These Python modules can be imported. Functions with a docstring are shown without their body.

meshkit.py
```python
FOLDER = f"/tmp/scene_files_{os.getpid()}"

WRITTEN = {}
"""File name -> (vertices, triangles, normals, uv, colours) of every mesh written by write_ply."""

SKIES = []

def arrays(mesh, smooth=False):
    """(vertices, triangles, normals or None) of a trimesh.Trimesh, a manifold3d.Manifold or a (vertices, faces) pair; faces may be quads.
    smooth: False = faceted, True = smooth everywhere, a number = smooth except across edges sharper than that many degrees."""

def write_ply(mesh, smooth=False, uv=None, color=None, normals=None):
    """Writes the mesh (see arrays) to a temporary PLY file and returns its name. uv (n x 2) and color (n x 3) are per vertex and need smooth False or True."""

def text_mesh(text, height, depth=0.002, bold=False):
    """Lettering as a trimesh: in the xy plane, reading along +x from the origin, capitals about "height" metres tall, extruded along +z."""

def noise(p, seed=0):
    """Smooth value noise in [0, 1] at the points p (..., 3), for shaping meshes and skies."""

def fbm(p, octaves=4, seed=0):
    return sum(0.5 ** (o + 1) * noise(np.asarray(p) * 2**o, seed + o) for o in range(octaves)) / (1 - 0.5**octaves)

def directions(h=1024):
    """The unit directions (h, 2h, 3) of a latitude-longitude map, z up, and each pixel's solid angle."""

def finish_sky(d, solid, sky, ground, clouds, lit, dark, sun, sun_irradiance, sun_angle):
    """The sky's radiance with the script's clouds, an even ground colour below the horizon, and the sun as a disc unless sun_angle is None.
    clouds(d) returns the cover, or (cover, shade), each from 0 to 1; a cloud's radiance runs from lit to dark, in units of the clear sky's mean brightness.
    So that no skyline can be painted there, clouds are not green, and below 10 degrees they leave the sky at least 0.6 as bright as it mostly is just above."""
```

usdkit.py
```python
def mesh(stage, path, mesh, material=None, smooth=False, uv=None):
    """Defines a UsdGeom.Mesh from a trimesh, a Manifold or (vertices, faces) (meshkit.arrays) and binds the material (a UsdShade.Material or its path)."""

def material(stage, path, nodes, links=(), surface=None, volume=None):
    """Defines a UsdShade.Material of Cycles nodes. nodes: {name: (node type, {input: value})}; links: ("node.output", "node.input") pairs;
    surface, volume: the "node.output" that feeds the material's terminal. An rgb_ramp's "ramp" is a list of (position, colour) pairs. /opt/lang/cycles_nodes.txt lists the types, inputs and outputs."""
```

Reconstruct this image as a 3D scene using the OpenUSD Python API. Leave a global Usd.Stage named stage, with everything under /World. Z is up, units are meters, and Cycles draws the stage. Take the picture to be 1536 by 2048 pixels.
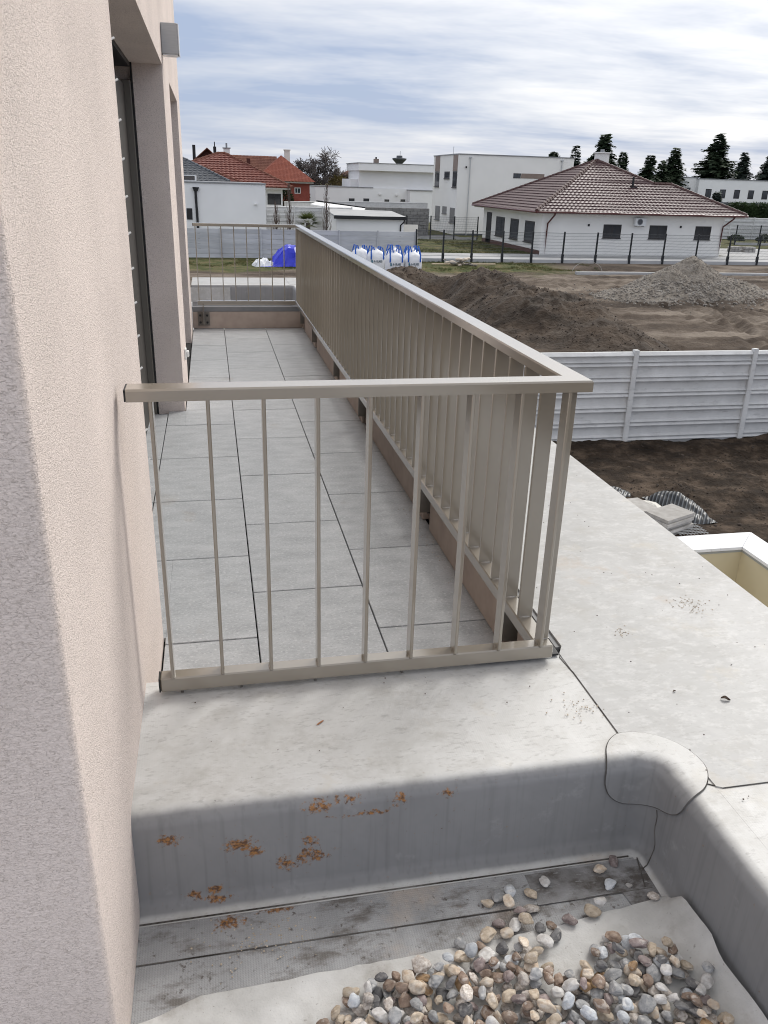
import math, random
import numpy as np, trimesh, usdkit, meshkit
from shapely.geometry import Polygon, box as sbox, Point, LineString
from shapely.ops import unary_union
from pxr import Usd, UsdGeom, UsdLux, UsdShade, Gf, Sdf

# ------------------------------------------------------------------ camera, sky, sun
stage = Usd.Stage.CreateInMemory()
UsdGeom.SetStageUpAxis(stage, UsdGeom.Tokens.z)
UsdGeom.SetStageMetersPerUnit(stage, 1.0)
UsdGeom.Xform.Define(stage, '/World')
UsdGeom.Scope.Define(stage, '/World/Looks')
EXPOSURE = 0.55
SKY_STRENGTH = 0.115
SUN_INT, SUN_ANGLE = 0.4, 24.0
SUN_AZ, SUN_EL = math.radians(48.0), math.radians(40.0)
CAM_H = 1.35
cam = UsdGeom.Camera.Define(stage, '/World/camera')
cam.CreateHorizontalApertureAttr(36.0)
cam.CreateVerticalApertureAttr(48.0)
cam.CreateFocalLengthAttr(36.0 * 1619.866 / 1536.0)
cam.CreateClippingRangeAttr(Gf.Vec2f(0.05, 5000))
cam.CreateExposureAttr(EXPOSURE)
_r = (0.97993918, -0.19734116, 0.02785076)
_u = (0.04953505, 0.37653299, 0.92507793)
_w = (0.19304268, 0.90514053, -0.37875474)
cam.AddTransformOp().Set(Gf.Matrix4d(*_r, 0, *_u, 0, -_w[0], -_w[1], -_w[2], 0, 0, 0, CAM_H, 1))

sd = np.array([math.sin(SUN_AZ) * math.cos(SUN_EL), math.cos(SUN_AZ) * math.cos(SUN_EL), math.sin(SUN_EL)])
sky = UsdLux.DomeLight.Define(stage, '/World/sky')
sky.GetPrim().SetCustomDataByKey('kind', 'structure')
SKYN = {
    'sky': ('sky_texture', {'sky_type': 'single_scattering', 'sun_disc': False, 'sun_elevation': SUN_EL, 'sun_rotation': SUN_AZ, 'air_density': 1.0, 'aerosol_density': 1.6, 'ozone_density': 1.6}),
    'tc': ('texture_coordinate', {}),
    'sep': ('separate_xyz', {}),
    'zz': ('math', {'math_type': 'maximum', 'value2': 0.0}),
    'z2': ('math', {'math_type': 'add', 'value2': 0.10}),
    'px': ('math', {'math_type': 'divide'}),
    'py': ('math', {'math_type': 'divide'}),
    'cmb': ('combine_xyz', {'z': 0.37}),
    # drawn-out cirrus streaks, finer puffs among them, and slow large patches
    'map1': ('mapping', {'scale': (0.60, 1.10, 1.0), 'rotation': (0, 0, 0.30), 'location': (3.1, 1.7, 0)}),
    'n1': ('noise_texture', {'scale': 1.0, 'detail': 8.0, 'roughness': 0.53, 'distortion': 0.25}),
    'map3': ('mapping', {'scale': (1.7, 2.4, 1.0), 'rotation': (0, 0, 0.30), 'location': (0.7, 4.1, 0)}),
    'n3': ('noise_texture', {'scale': 1.0, 'detail': 6.0, 'roughness': 0.62, 'distortion': 0.3}),
    'map2': ('mapping', {'scale': (0.16, 0.34, 1.0), 'rotation': (0, 0, 0.20), 'location': (0.4, 7.3, 0)}),
    'n2': ('noise_texture', {'scale': 1.0, 'detail': 3.0, 'roughness': 0.5}),
    'a1': ('math', {'math_type': 'multiply_add', 'value2': 0.38}),
    'a2': ('math', {'math_type': 'multiply_add', 'value2': 0.55}),
    'sdir': ('vector_math', {'math_type': 'dot_product', 'vector2': tuple(sd)}),
    'sr': ('map_range', {'from_min': 0.46, 'from_max': 1.0, 'to_min': 0.0, 'to_max': 1.0, 'clamp': True}),
    'sp': ('math', {'math_type': 'power', 'value2': 1.8}),
    'a3': ('math', {'math_type': 'multiply_add', 'value2': 0.26}),
    'r1': ('rgb_ramp', {'ramp': [(0.80, (0.0,) * 3), (0.98, (0.42,) * 3), (1.12 / 1.12 * 1.0, (0.46,) * 3)]}),
    'za': ('math', {'math_type': 'multiply_add', 'value2': 0.55}),
    'hz': ('map_range', {'from_min': 0.0, 'from_max': 0.075, 'to_min': 0.09, 'to_max': 0.0, 'clamp': True}),
    'zh': ('math', {'math_type': 'add'}),
    'rr': ('map_range', {'from_min': 0.90, 'from_max': 1.44, 'to_min': 0.0, 'to_max': 1.0, 'clamp': True}),
    'cl': ('mix', {'mix_type': 'mix', 'color1': (2.5, 3.0, 4.1), 'color2': (5.1, 5.1, 5.2)}),
    'gl': ('mix', {'mix_type': 'mix', 'color2': (11.0, 10.6, 9.9)}),
    'cov': ('mix', {'mix_type': 'mix', 'fac': 0.93}),
    'bg': ('background_shader', {'strength': SKY_STRENGTH}),
}
SKYL = [('tc.generated', 'sep.vector'), ('sep.z', 'zz.value1'), ('zz.value', 'z2.value1'), ('sep.x', 'px.value1'), ('z2.value', 'px.value2'),
        ('sep.y', 'py.value1'), ('z2.value', 'py.value2'), ('px.value', 'cmb.x'), ('py.value', 'cmb.y'),
        ('cmb.vector', 'map1.vector'), ('map1.vector', 'n1.vector'), ('cmb.vector', 'map2.vector'), ('map2.vector', 'n2.vector'), ('cmb.vector', 'map3.vector'), ('map3.vector', 'n3.vector'),
        ('n3.fac', 'a1.value1'), ('n1.fac', 'a1.value3'), ('n2.fac', 'a2.value1'), ('a1.value', 'a2.value3'),
        ('tc.generated', 'sdir.vector1'), ('sdir.value', 'sr.value'), ('sr.result', 'sp.value1'), ('sp.value', 'a3.value1'), ('a2.value', 'a3.value3'), ('zz.value', 'za.value1'), ('a3.value', 'za.value3'), ('za.value', 'zh.value1'), ('zz.value', 'hz.value'), ('hz.result', 'zh.value2'), ('zh.value', 'rr.value'),
        ('rr.result', 'cl.fac'), ('cl.color', 'gl.color1'), ('gf.value', 'gl.fac'), ('sp.value', 'gf.value1'), ('rr.result', 'gf.value2'),
        ('sky.color', 'cov.color1'), ('gl.color', 'cov.color2'), ('cov.color', 'bg.color')]
SKYN['gf'] = ('math', {'math_type': 'multiply'})
del SKYN['r1']
skym = usdkit.material(stage, '/World/Looks/sky_material', SKYN, SKYL, surface='bg.background')
UsdShade.MaterialBindingAPI.Apply(sky.GetPrim()).Bind(skym)
sun = UsdLux.DistantLight.Define(stage, '/World/sun')
sun.CreateIntensityAttr(SUN_INT)
sun.CreateAngleAttr(SUN_ANGLE)
sun.CreateNormalizeAttr(True)
sun.CreateColorAttr(Gf.Vec3f(1.0, 0.975, 0.935))
_z = sd; _x = np.cross([0, 0, 1.0], _z); _x /= np.linalg.norm(_x); _y = np.cross(_z, _x)
sun.AddTransformOp().Set(Gf.Matrix4d(*_x, 0, *_y, 0, *_z, 0, 0, 0, 30, 1))

# ------------------------------------------------------------------ helpers
rng = random.Random(7)
nrng = np.random.default_rng(7)
PI = math.pi
_names = {}
def numbered(parent, name):
    k = (parent, name); n = _names.get(k, 0); _names[k] = n + 1
    return name if n == 0 else f'{name}_{n:03d}'
def meta(prim, label=None, cat=None, group=None, kind=None):
    for k, v in (('label', label), ('category', cat), ('group', group), ('kind', kind)):
        if v: prim.SetCustomDataByKey(k, v)
LOC = {}
def thing(name, label, cat, loc=(0, 0, 0), group=None, kind=None):
    p = '/World/' + numbered('/World', name)
    x = UsdGeom.Xform.Define(stage, p)
    x.AddTranslateOp().Set(Gf.Vec3d(*map(float, loc)))
    meta(x.GetPrim(), label, cat, group, kind)
    LOC[p] = np.array(loc, float)
    return p
def part(parent, name, mesh, mat, smooth=False, label=None, kind=None):
    """one mesh under a thing or a part; the mesh is given in world coordinates"""
    p = parent + '/' + numbered(parent, name)
    base = next((LOC[q] for q in (parent, parent.rpartition('/')[0]) if q in LOC), np.zeros(3))
    v, f, n = meshkit.arrays(mesh, smooth)
    m = usdkit.mesh(stage, p, (v - base, f), mat, smooth)
    meta(m.GetPrim(), label, None, None, kind)
    return p
def top(name, mesh, mat, label=None, cat=None, group=None, kind=None, smooth=False):
    p = '/World/' + numbered('/World', name)
    m = usdkit.mesh(stage, p, mesh, mat, smooth)
    meta(m.GetPrim(), label, cat, group, kind)
    return p
def copy_of(src, name, label, cat, loc, group=None, rotz=0, scale=None):
    p = '/World/' + numbered('/World', name)
    x = UsdGeom.Xform.Define(stage, p)
    x.GetPrim().GetReferences().AddInternalReference(src)
    x.GetPrim().SetInstanceable(True)
    x.ClearXformOpOrder()
    x.AddTranslateOp(opSuffix='put').Set(Gf.Vec3d(*map(float, loc)))
    if rotz: x.AddRotateZOp(opSuffix='put').Set(math.degrees(rotz))
    if scale is not None: x.AddScaleOp(opSuffix='put').Set(Gf.Vec3f(*scale))
    meta(x.GetPrim(), label, cat, group)
    return p
cat_ = trimesh.util.concatenate
def B(x0, x1, y0, y1, z0, z1):
    b = trimesh.creation.box((abs(x1 - x0), abs(y1 - y0), abs(z1 - z0)))
    b.apply_translation(((x0 + x1) / 2, (y0 + y1) / 2, (z0 + z1) / 2))
    return b
def CB(x0, x1, y0, y1, z0, z1, c=0.003):
    """box with chamfered edges"""
    v = []
    for x, sx in ((x0, 1), (x1, -1)):
        for y, sy in ((y0, 1), (y1, -1)):
            for z, sz in ((z0, 1), (z1, -1)):
                v += [(x + sx * c, y + sy * c, z), (x + sx * c, y, z + sz * c), (x, y + sy * c, z + sz * c)]
    return trimesh.convex.convex_hull(np.array(v))
def tube(pts, r, n=8, cap=True):
    pts = np.asarray(pts, float); N = len(pts)
    rr = np.broadcast_to(np.asarray(r, float), (N,))
    t = np.gradient(pts, axis=0); t /= np.maximum(np.linalg.norm(t, axis=1, keepdims=True), 1e-9)
    a = np.array([0, 0, 1.0]) if abs(t[0][2]) < 0.9 else np.array([1.0, 0, 0])
    V = []
    for i in range(N):
        s = np.cross(t[i], a); s /= max(np.linalg.norm(s), 1e-9); b = np.cross(t[i], s)
        for k in range(n):
            V.append(pts[i] + rr[i] * (math.cos(2 * PI * k / n) * s + math.sin(2 * PI * k / n) * b))
    F = []
    for i in range(N - 1):
        for k in range(n):
            p, q = i * n + k, i * n + (k + 1) % n
            F += [(p, p + n, q), (q, p + n, q + n)]
    if cap:
        for k in range(1, n - 1):
            F += [(0, k, k + 1), ((N - 1) * n, (N - 1) * n + k + 1, (N - 1) * n + k)]
    return trimesh.Trimesh(np.array(V), np.array(F), process=False)
def prism(poly, z0, z1):
    gs = getattr(poly, 'geoms', [poly])
    out = []
    for g in gs:
        if g.area < 1e-8: continue
        m = trimesh.creation.extrude_polygon(g, z1 - z0, engine='earcut'); m.apply_translation((0, 0, z0)); out.append(m)
    return cat_(out)
def grid(xs, ys, zf):
    X, Y = np.meshgrid(xs, ys)
    Z = zf(X, Y)
    nx, ny = len(xs), len(ys)
    i = np.arange(nx * ny).reshape(ny, nx)
    f = np.stack([i[:-1, :-1].ravel(), i[:-1, 1:].ravel(), i[1:, 1:].ravel(), i[1:, :-1].ravel()], 1)
    return np.stack([X.ravel(), Y.ravel(), Z.ravel()], 1), f
def tri(vf):
    v, f = vf
    return trimesh.Trimesh(v, np.vstack([f[:, [0, 1, 2]], f[:, [0, 2, 3]]]), process=False)
def fb(X, Y, s, o=4, seed=0):
    return meshkit.fbm(np.stack([X * s, Y * s, np.full_like(X, 0.31)], -1), o, seed) - 0.5

# ------------------------------------------------------------------ materials
def mat(name, c1, c2=None, scale=4.0, stretch=(1, 1, 1), rough=0.7, bump=0.0, bscale=None, bdist=0.01, detail=5, spec=0.4, lo=0.35, hi=0.65, bstretch=None, island=0.0, metallic=0.0, extra=None, rot=(0, 0, 0), brough=0.55, objrand=0.0, coat=None):
    N = {'g': ('geometry', {}), 'mp': ('mapping', {'scale': stretch, 'rotation': rot}), 'n': ('noise_texture', {'scale': scale, 'detail': float(detail), 'roughness': 0.6}),
         'r': ('rgb_ramp', {'ramp': [(lo, c1), (hi, c2 if c2 is not None else c1)]}),
         'p': ('principled_bsdf', {'roughness': rough, 'specular_ior_level': spec, 'metallic': metallic})}
    if coat: N['p'][1].update(coat_weight=coat[0], coat_roughness=coat[1], coat_ior=coat[2])
    L = [('g.position', 'mp.vector'), ('mp.vector', 'n.vector'), ('n.fac', 'r.fac')]
    col = 'r.color'
    if extra:      # list of (colour, scale, lo, hi, amount, stretch)
        for i, (c, s, a, b, amt, st) in enumerate(extra):
            N[f'em{i}'] = ('mapping', {'scale': st, 'location': (3.3 * i + 1.1, 1.7, 0.4)}); N[f'en{i}'] = ('noise_texture', {'scale': s, 'detail': 6.0, 'roughness': 0.65})
            N[f'er{i}'] = ('map_range', {'from_min': a, 'from_max': b, 'to_min': 0.0, 'to_max': amt, 'clamp': True}); N[f'ex{i}'] = ('mix', {'mix_type': 'mix', 'color2': c})
            L += [('g.position', f'em{i}.vector'), (f'em{i}.vector', f'en{i}.vector'), (f'en{i}.fac', f'er{i}.value'), (f'er{i}.result', f'ex{i}.fac'), (col, f'ex{i}.color1')]
            col = f'ex{i}.color'
    if island or objrand:
        N['ir'] = ('map_range', {'from_min': 0.0, 'from_max': 1.0, 'to_min': 1 - (island or objrand), 'to_max': 1 + (island or objrand)})
        N['hs'] = ('hsv', {})
        if island: L += [('g.random_per_island', 'ir.value')]
        else: N['oi'] = ('object_info', {}); L += [('oi.random', 'ir.value')]
        L += [('ir.result', 'hs.value'), (col, 'hs.color')]
        col = 'hs.color'
    L += [(col, 'p.base_color')]
    if bump:
        N['bm'] = ('mapping', {'scale': bstretch or stretch}); N['bn'] = ('noise_texture', {'scale': bscale or scale * 4, 'detail': 4.0, 'roughness': brough})
        N['b'] = ('bump', {'strength': bump, 'distance': bdist})
        L += [('g.position', 'bm.vector'), ('bm.vector', 'bn.vector'), ('bn.fac', 'b.height'), ('b.normal', 'p.normal')]
    return usdkit.material(stage, '/World/Looks/' + name, N, L, surface='p.BSDF')

def stucco(name, c, dark):
    N = {'g': ('geometry', {}), 'sm': ('mapping', {'scale': (0.75, 0.8, 1.2)}), 'n': ('noise_texture', {'scale': 240.0, 'detail': 3.0, 'roughness': 0.6, 'distortion': 1.2}),
         'r': ('rgb_ramp', {'ramp': [(0.33, dark), (0.49, c)]}), 'n2': ('noise_texture', {'scale': 2.2, 'detail': 4.0}), 'm2': ('map_range', {'from_min': 0.3, 'from_max': 0.7, 'to_min': 0.90, 'to_max': 1.06}),  # low bump noise takes the dark tone: crevice shade put into the colour
         'hs': ('hsv', {}), 'b': ('bump', {'strength': 0.9, 'distance': 0.0045}), 'p': ('principled_bsdf', {'roughness': 0.92, 'specular_ior_level': 0.15})}
    L = [('g.position', 'sm.vector'), ('sm.vector', 'n.vector'), ('n.fac', 'r.fac'), ('g.position', 'n2.vector'), ('n2.fac', 'm2.value'), ('m2.result', 'hs.value'), ('r.color', 'hs.color'), ('hs.color', 'p.base_color'),
         ('n.fac', 'b.height'), ('b.normal', 'p.normal')]
    return usdkit.material(stage, '/World/Looks/' + name, N, L, surface='p.BSDF')
M = {}
M['stucco'] = stucco('pinkish_stucco', (0.82, 0.715, 0.655), (0.56, 0.48, 0.43))
M['soffit'] = mat('soffit_plaster', (0.5, 0.43, 0.39), (0.55, 0.48, 0.43), 60, bump=0.4, bscale=200, bdist=0.002, rough=0.9)
M['rail'] = mat('pearl_beige_grey_paint', (0.178, 0.150, 0.112), (0.192, 0.163, 0.122), 6, rough=0.30, bump=0.06, bscale=300, bdist=0.0005, spec=0.7, coat=(1.0, 0.14, 2.0))
M['black'] = mat('black_plastic', (0.012, 0.012, 0.013), rough=0.5)
M['frame'] = mat('brown_grey_frame', (0.13, 0.118, 0.10), rough=0.4)
M['shutter'] = mat('dark_brown_shutter', (0.036, 0.032, 0.027), rough=0.55)
M['white_pin'] = mat('white_plastic', (0.75, 0.75, 0.73), rough=0.4)
M['lamp'] = mat('brushed_aluminium_paint', (0.34, 0.345, 0.35), (0.38, 0.385, 0.39), 20, stretch=(1, 1, 8), rough=0.45, spec=0.5)
M['lens'] = mat('frosted_glass', (0.7, 0.71, 0.72), rough=0.25)
M['tile'] = mat('grey_stone_tile', (0.335, 0.345, 0.355), (0.43, 0.44, 0.45), 7, stretch=(1, 2.4, 1), rot=(0, 0, 0.6), rough=0.5, bump=0.25, bscale=220, bdist=0.0015, objrand=0.05,
                extra=[((0.58, 0.585, 0.59), 85, 0.53, 0.64, 0.7, (1, 1.6, 1)), ((0.21, 0.215, 0.22), 110, 0.55, 0.66, 0.7, (1, 1.6, 1)), ((0.50, 0.505, 0.51), 9, 0.52, 0.7, 0.3, (1, 2.6, 1)), ((0.27, 0.275, 0.28), 7, 0.54, 0.7, 0.3, (1.4, 2.4, 1)), ((0.30, 0.25, 0.20), 3.1, 0.62, 0.75, 0.45, (1, 1, 1))])
M['underlay'] = mat('dark_underlay', (0.03, 0.03, 0.03), rough=0.9)
M['plinth'] = mat('pink_plaster_board', (0.34, 0.275, 0.235), (0.41, 0.335, 0.285), 9, rough=0.85, bump=0.2, bscale=120, bdist=0.002)
M['flashing'] = mat('grey_flashing', (0.16, 0.165, 0.17), (0.2, 0.2, 0.205), 5, rough=0.5)
M['steel'] = mat('dull_steel', (0.13, 0.115, 0.10), (0.18, 0.165, 0.145), 14, rough=0.5, metallic=0.2)
M['ground_slab'] = mat('membrane_underside', (0.2, 0.2, 0.2), rough=0.9)
def membrane(name, c1, c2, weave=0.35, extra=None, rust=(), streak=0.0, rough=0.5, facing_up=None):
    N = {'g': ('geometry', {}), 'n': ('noise_texture', {'scale': 4.0, 'detail': 8.0, 'roughness': 0.70, 'distortion': 0.8}), 'r': ('rgb_ramp', {'ramp': [(0.34, c1), (0.62, c2)]}),
         'wx': ('wave_texture', {'wave_type': 'bands', 'bands_direction': 'x', 'scale': 62.0}), 'wy': ('wave_texture', {'wave_type': 'bands', 'bands_direction': 'y', 'scale': 62.0}), 'wz': ('wave_texture', {'wave_type': 'bands', 'bands_direction': 'z', 'scale': 62.0}),
         'w1': ('math', {'math_type': 'multiply'}), 'w2': ('math', {'math_type': 'add'}), 'nb': ('noise_texture', {'scale': 28.0, 'detail': 5.0, 'roughness': 0.6}),
         'hb': ('math', {'math_type': 'multiply_add', 'value2': weave}), 'b': ('bump', {'strength': 0.35, 'distance': 0.0018}), 'p': ('principled_bsdf', {'roughness': rough, 'specular_ior_level': 0.35}),
         'nl': ('noise_texture', {'scale': 2.6, 'detail': 2.0}), 'b0': ('bump', {'strength': 0.6, 'distance': 0.02})}
    L = [('g.position', 'n.vector'), ('n.fac', 'r.fac'), ('g.position', 'wx.vector'), ('g.position', 'wy.vector'), ('g.position', 'wz.vector'), ('wx.fac', 'w1.value1'), ('wy.fac', 'w1.value2'), ('w1.value', 'w2.value1'), ('wz.fac', 'w2.value2'),
         ('g.position', 'nb.vector'), ('w1.value', 'hb.value1'), ('nb.fac', 'hb.value3'), ('hb.value', 'b.height'), ('g.position', 'nl.vector'), ('nl.fac', 'b0.height'), ('b0.normal', 'b.normal'), ('b.normal', 'p.normal')]
    col = 'r.color'
    if streak:
        N['sm'] = ('mapping', {'scale': (75, 75, 1.6)}); N['sn'] = ('noise_texture', {'scale': 1.0, 'detail': 2.0}); N['sr'] = ('map_range', {'from_min': 0.52, 'from_max': 0.72, 'to_min': 0.0, 'to_max': streak, 'clamp': True}); N['sx'] = ('mix', {'mix_type': 'mix', 'color2': tuple(0.55 * v for v in c1)})
        L += [('g.position', 'sm.vector'), ('sm.vector', 'sn.vector'), ('sn.fac', 'sr.value'), ('sr.result', 'sx.fac'), (col, 'sx.color1')]; col = 'sx.color'
    for i, (c, s, a, b, amt, st) in enumerate(extra or []):
        N[f'em{i}'] = ('mapping', {'scale': st, 'location': (2.7 * i + 0.6, 1.3, 0.4)}); N[f'en{i}'] = ('noise_texture', {'scale': s, 'detail': 6.0, 'roughness': 0.68})
        N[f'er{i}'] = ('map_range', {'from_min': a, 'from_max': b, 'to_min': 0.0, 'to_max': amt, 'clamp': True}); N[f'ex{i}'] = ('mix', {'mix_type': 'mix', 'color2': c})
        L += [('g.position', f'em{i}.vector'), (f'em{i}.vector', f'en{i}.vector'), (f'en{i}.fac', f'er{i}.value'), (f'er{i}.result', f'ex{i}.fac'), (col, f'ex{i}.color1')]; col = f'ex{i}.color'
    if facing_up:  # paler tones mixed in where the surface normal points upward
        d1_, d2_, dx_ = facing_up
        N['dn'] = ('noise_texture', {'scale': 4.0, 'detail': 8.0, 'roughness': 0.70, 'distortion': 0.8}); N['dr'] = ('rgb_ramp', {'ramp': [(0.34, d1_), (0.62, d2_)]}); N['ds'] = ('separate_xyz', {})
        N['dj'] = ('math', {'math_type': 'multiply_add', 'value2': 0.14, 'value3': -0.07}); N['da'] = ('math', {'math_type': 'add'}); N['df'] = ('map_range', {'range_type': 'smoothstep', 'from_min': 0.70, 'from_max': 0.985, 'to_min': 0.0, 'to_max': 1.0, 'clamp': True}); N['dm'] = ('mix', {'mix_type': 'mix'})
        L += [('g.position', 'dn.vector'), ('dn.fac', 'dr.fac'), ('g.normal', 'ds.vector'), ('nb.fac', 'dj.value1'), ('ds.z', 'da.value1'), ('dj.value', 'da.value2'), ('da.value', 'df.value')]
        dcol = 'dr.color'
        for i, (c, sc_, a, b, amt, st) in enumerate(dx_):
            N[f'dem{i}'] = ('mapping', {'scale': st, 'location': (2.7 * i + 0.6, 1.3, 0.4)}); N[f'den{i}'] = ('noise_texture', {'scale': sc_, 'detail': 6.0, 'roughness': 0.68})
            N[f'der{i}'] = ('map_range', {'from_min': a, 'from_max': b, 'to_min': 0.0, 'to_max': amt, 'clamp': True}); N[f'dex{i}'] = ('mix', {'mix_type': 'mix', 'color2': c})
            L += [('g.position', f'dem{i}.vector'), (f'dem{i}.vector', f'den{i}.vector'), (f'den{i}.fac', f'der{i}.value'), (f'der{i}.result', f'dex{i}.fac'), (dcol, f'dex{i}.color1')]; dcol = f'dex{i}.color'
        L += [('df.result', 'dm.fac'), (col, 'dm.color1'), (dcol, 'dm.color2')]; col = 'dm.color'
    if rust:
        prev = None
        for i, (cx, cy, cz, rx, rz) in enumerate(rust):
            N[f'rm{i}'] = ('mapping', {'scale': (1 / rx, 1 / rz, 1 / rz), 'location': (-cx / rx, -cy / rz, -cz / rz)}); N[f'rg{i}'] = ('gradient_texture', {'gradient_type': 'spherical'})
            L += [('g.position', f'rm{i}.vector'), (f'rm{i}.vector', f'rg{i}.vector')]
            cur = f'rg{i}.fac'
            if prev:
                N[f'rx{i}'] = ('math', {'math_type': 'maximum'}); L += [(prev, f'rx{i}.value1'), (cur, f'rx{i}.value2')]; cur = f'rx{i}.value'
            prev = cur
        N['rn'] = ('noise_texture', {'scale': 95.0, 'detail': 6.0, 'roughness': 0.68}); N['rs'] = ('math', {'math_type': 'multiply_add', 'value2': 0.36, 'value3': -0.015})
        N['ra'] = ('math', {'math_type': 'add'}); N['rt'] = ('map_range', {'from_min': 0.635, 'from_max': 0.75, 'to_min': 0.0, 'to_max': 0.88, 'clamp': True})
        N['rc'] = ('noise_texture', {'scale': 160.0, 'detail': 2.0}); N['rr'] = ('rgb_ramp', {'ramp': [(0.4, (0.085, 0.034, 0.011)), (0.6, (0.33, 0.145, 0.032))]}); N['rmix'] = ('mix', {'mix_type': 'mix'})
        L += [('g.position', 'rn.vector'), (prev, 'rs.value1'), ('rn.fac', 'ra.value1'), ('rs.value', 'ra.value2'), ('ra.value', 'rt.value'), ('g.position', 'rc.vector'), ('rc.fac', 'rr.fac'), ('rr.color', 'rmix.color2'), ('rt.result', 'rmix.fac'), (col, 'rmix.color1')]
        col = 'rmix.color'
    L += [(col, 'p.base_color')]
    return usdkit.material(stage, '/World/Looks/' + name, N, L, surface='p.BSDF')
DIRT = [((0.32, 0.305, 0.275), 6, 0.52, 0.70, 0.5, (1, 1.3, 1)), ((0.58, 0.578, 0.57), 24, 0.50, 0.68, 0.45, (1, 1.7, 1)), ((0.30, 0.293, 0.28), 44, 0.55, 0.66, 0.5, (1, 2.6, 1)), ((0.46, 0.41, 0.32), 5, 0.58, 0.72, 0.45, (1, 1, 1)), ((0.40, 0.30, 0.21), 2.2, 0.63, 0.74, 0.55, (1, 1, 1)), ((0.12, 0.11, 0.10), 70, 0.68, 0.73, 0.7, (1, 1, 1))]
M['mem_top'] = membrane('weathered_membrane', (0.455, 0.452, 0.435), (0.555, 0.555, 0.545), 0.12, DIRT)
M['mem_top_b'] = membrane('weathered_membrane_lighter', (0.355, 0.353, 0.345), (0.425, 0.425, 0.42), 0.05, DIRT)
RUST = [(0.16, 1.278, 0.178, 0.05, 0.03), (0.215, 1.278, 0.188, 0.06, 0.025), (0.325, 1.278, 0.172, 0.035, 0.025), (0.25, 1.278, 0.145, 0.11, 0.012), (0.43, 1.278, 0.172, 0.03, 0.02),
        (-0.14, 1.278, 0.136, 0.045, 0.025), (0.0, 1.278, 0.105, 0.05, 0.03), (0.025, 1.278, 0.085, 0.03, 0.025), (0.09, 1.275, 0.04, 0.035, 0.03), (0.14, 1.275, 0.055, 0.07, 0.035), (0.14, 1.275, 0.09, 0.03, 0.02),
        (-0.055, 1.272, 0.0, 0.035, 0.02), (-0.1, 1.272, -0.005, 0.03, 0.02), (-0.055, 1.272, -0.02, 0.05, 0.015)]
M['mem_face'] = membrane('grey_membrane', (0.205, 0.205, 0.208), (0.235, 0.235, 0.238), 0.05, [((0.42, 0.42, 0.42), 11, 0.6, 0.75, 0.4, (1, 1, 1))], RUST, 0.25, facing_up=((0.455, 0.452, 0.435), (0.555, 0.555, 0.545), DIRT))
M['mem_floor'] = membrane('dirty_membrane', (0.25, 0.253, 0.257), (0.37, 0.373, 0.38), 1.3, [((0.10, 0.085, 0.07), 8, 0.50, 0.63, 0.75, (1, 2.0, 1)), ((0.42, 0.36, 0.31), 3, 0.58, 0.7, 0.8, (1, 1, 1)), ((0.07, 0.055, 0.045), 60, 0.6, 0.68, 0.8, (1, 1, 1)), ((0.5, 0.48, 0.45), 90, 0.66, 0.7, 0.7, (1, 1, 1))],
                          [(-0.03, 1.225, -0.04, 0.05, 0.03), (0.06, 1.24, -0.04, 0.06, 0.02)])
M['mem_wet'] = membrane('muddy_membrane', (0.10, 0.092, 0.085), (0.30, 0.30, 0.305), 0.5, [((0.06, 0.048, 0.038), 9, 0.48, 0.6, 0.8, (1, 1.6, 1)), ((0.33, 0.33, 0.335), 40, 0.60, 0.66, 0.8, (1, 4, 1))], rough=0.4)
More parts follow.
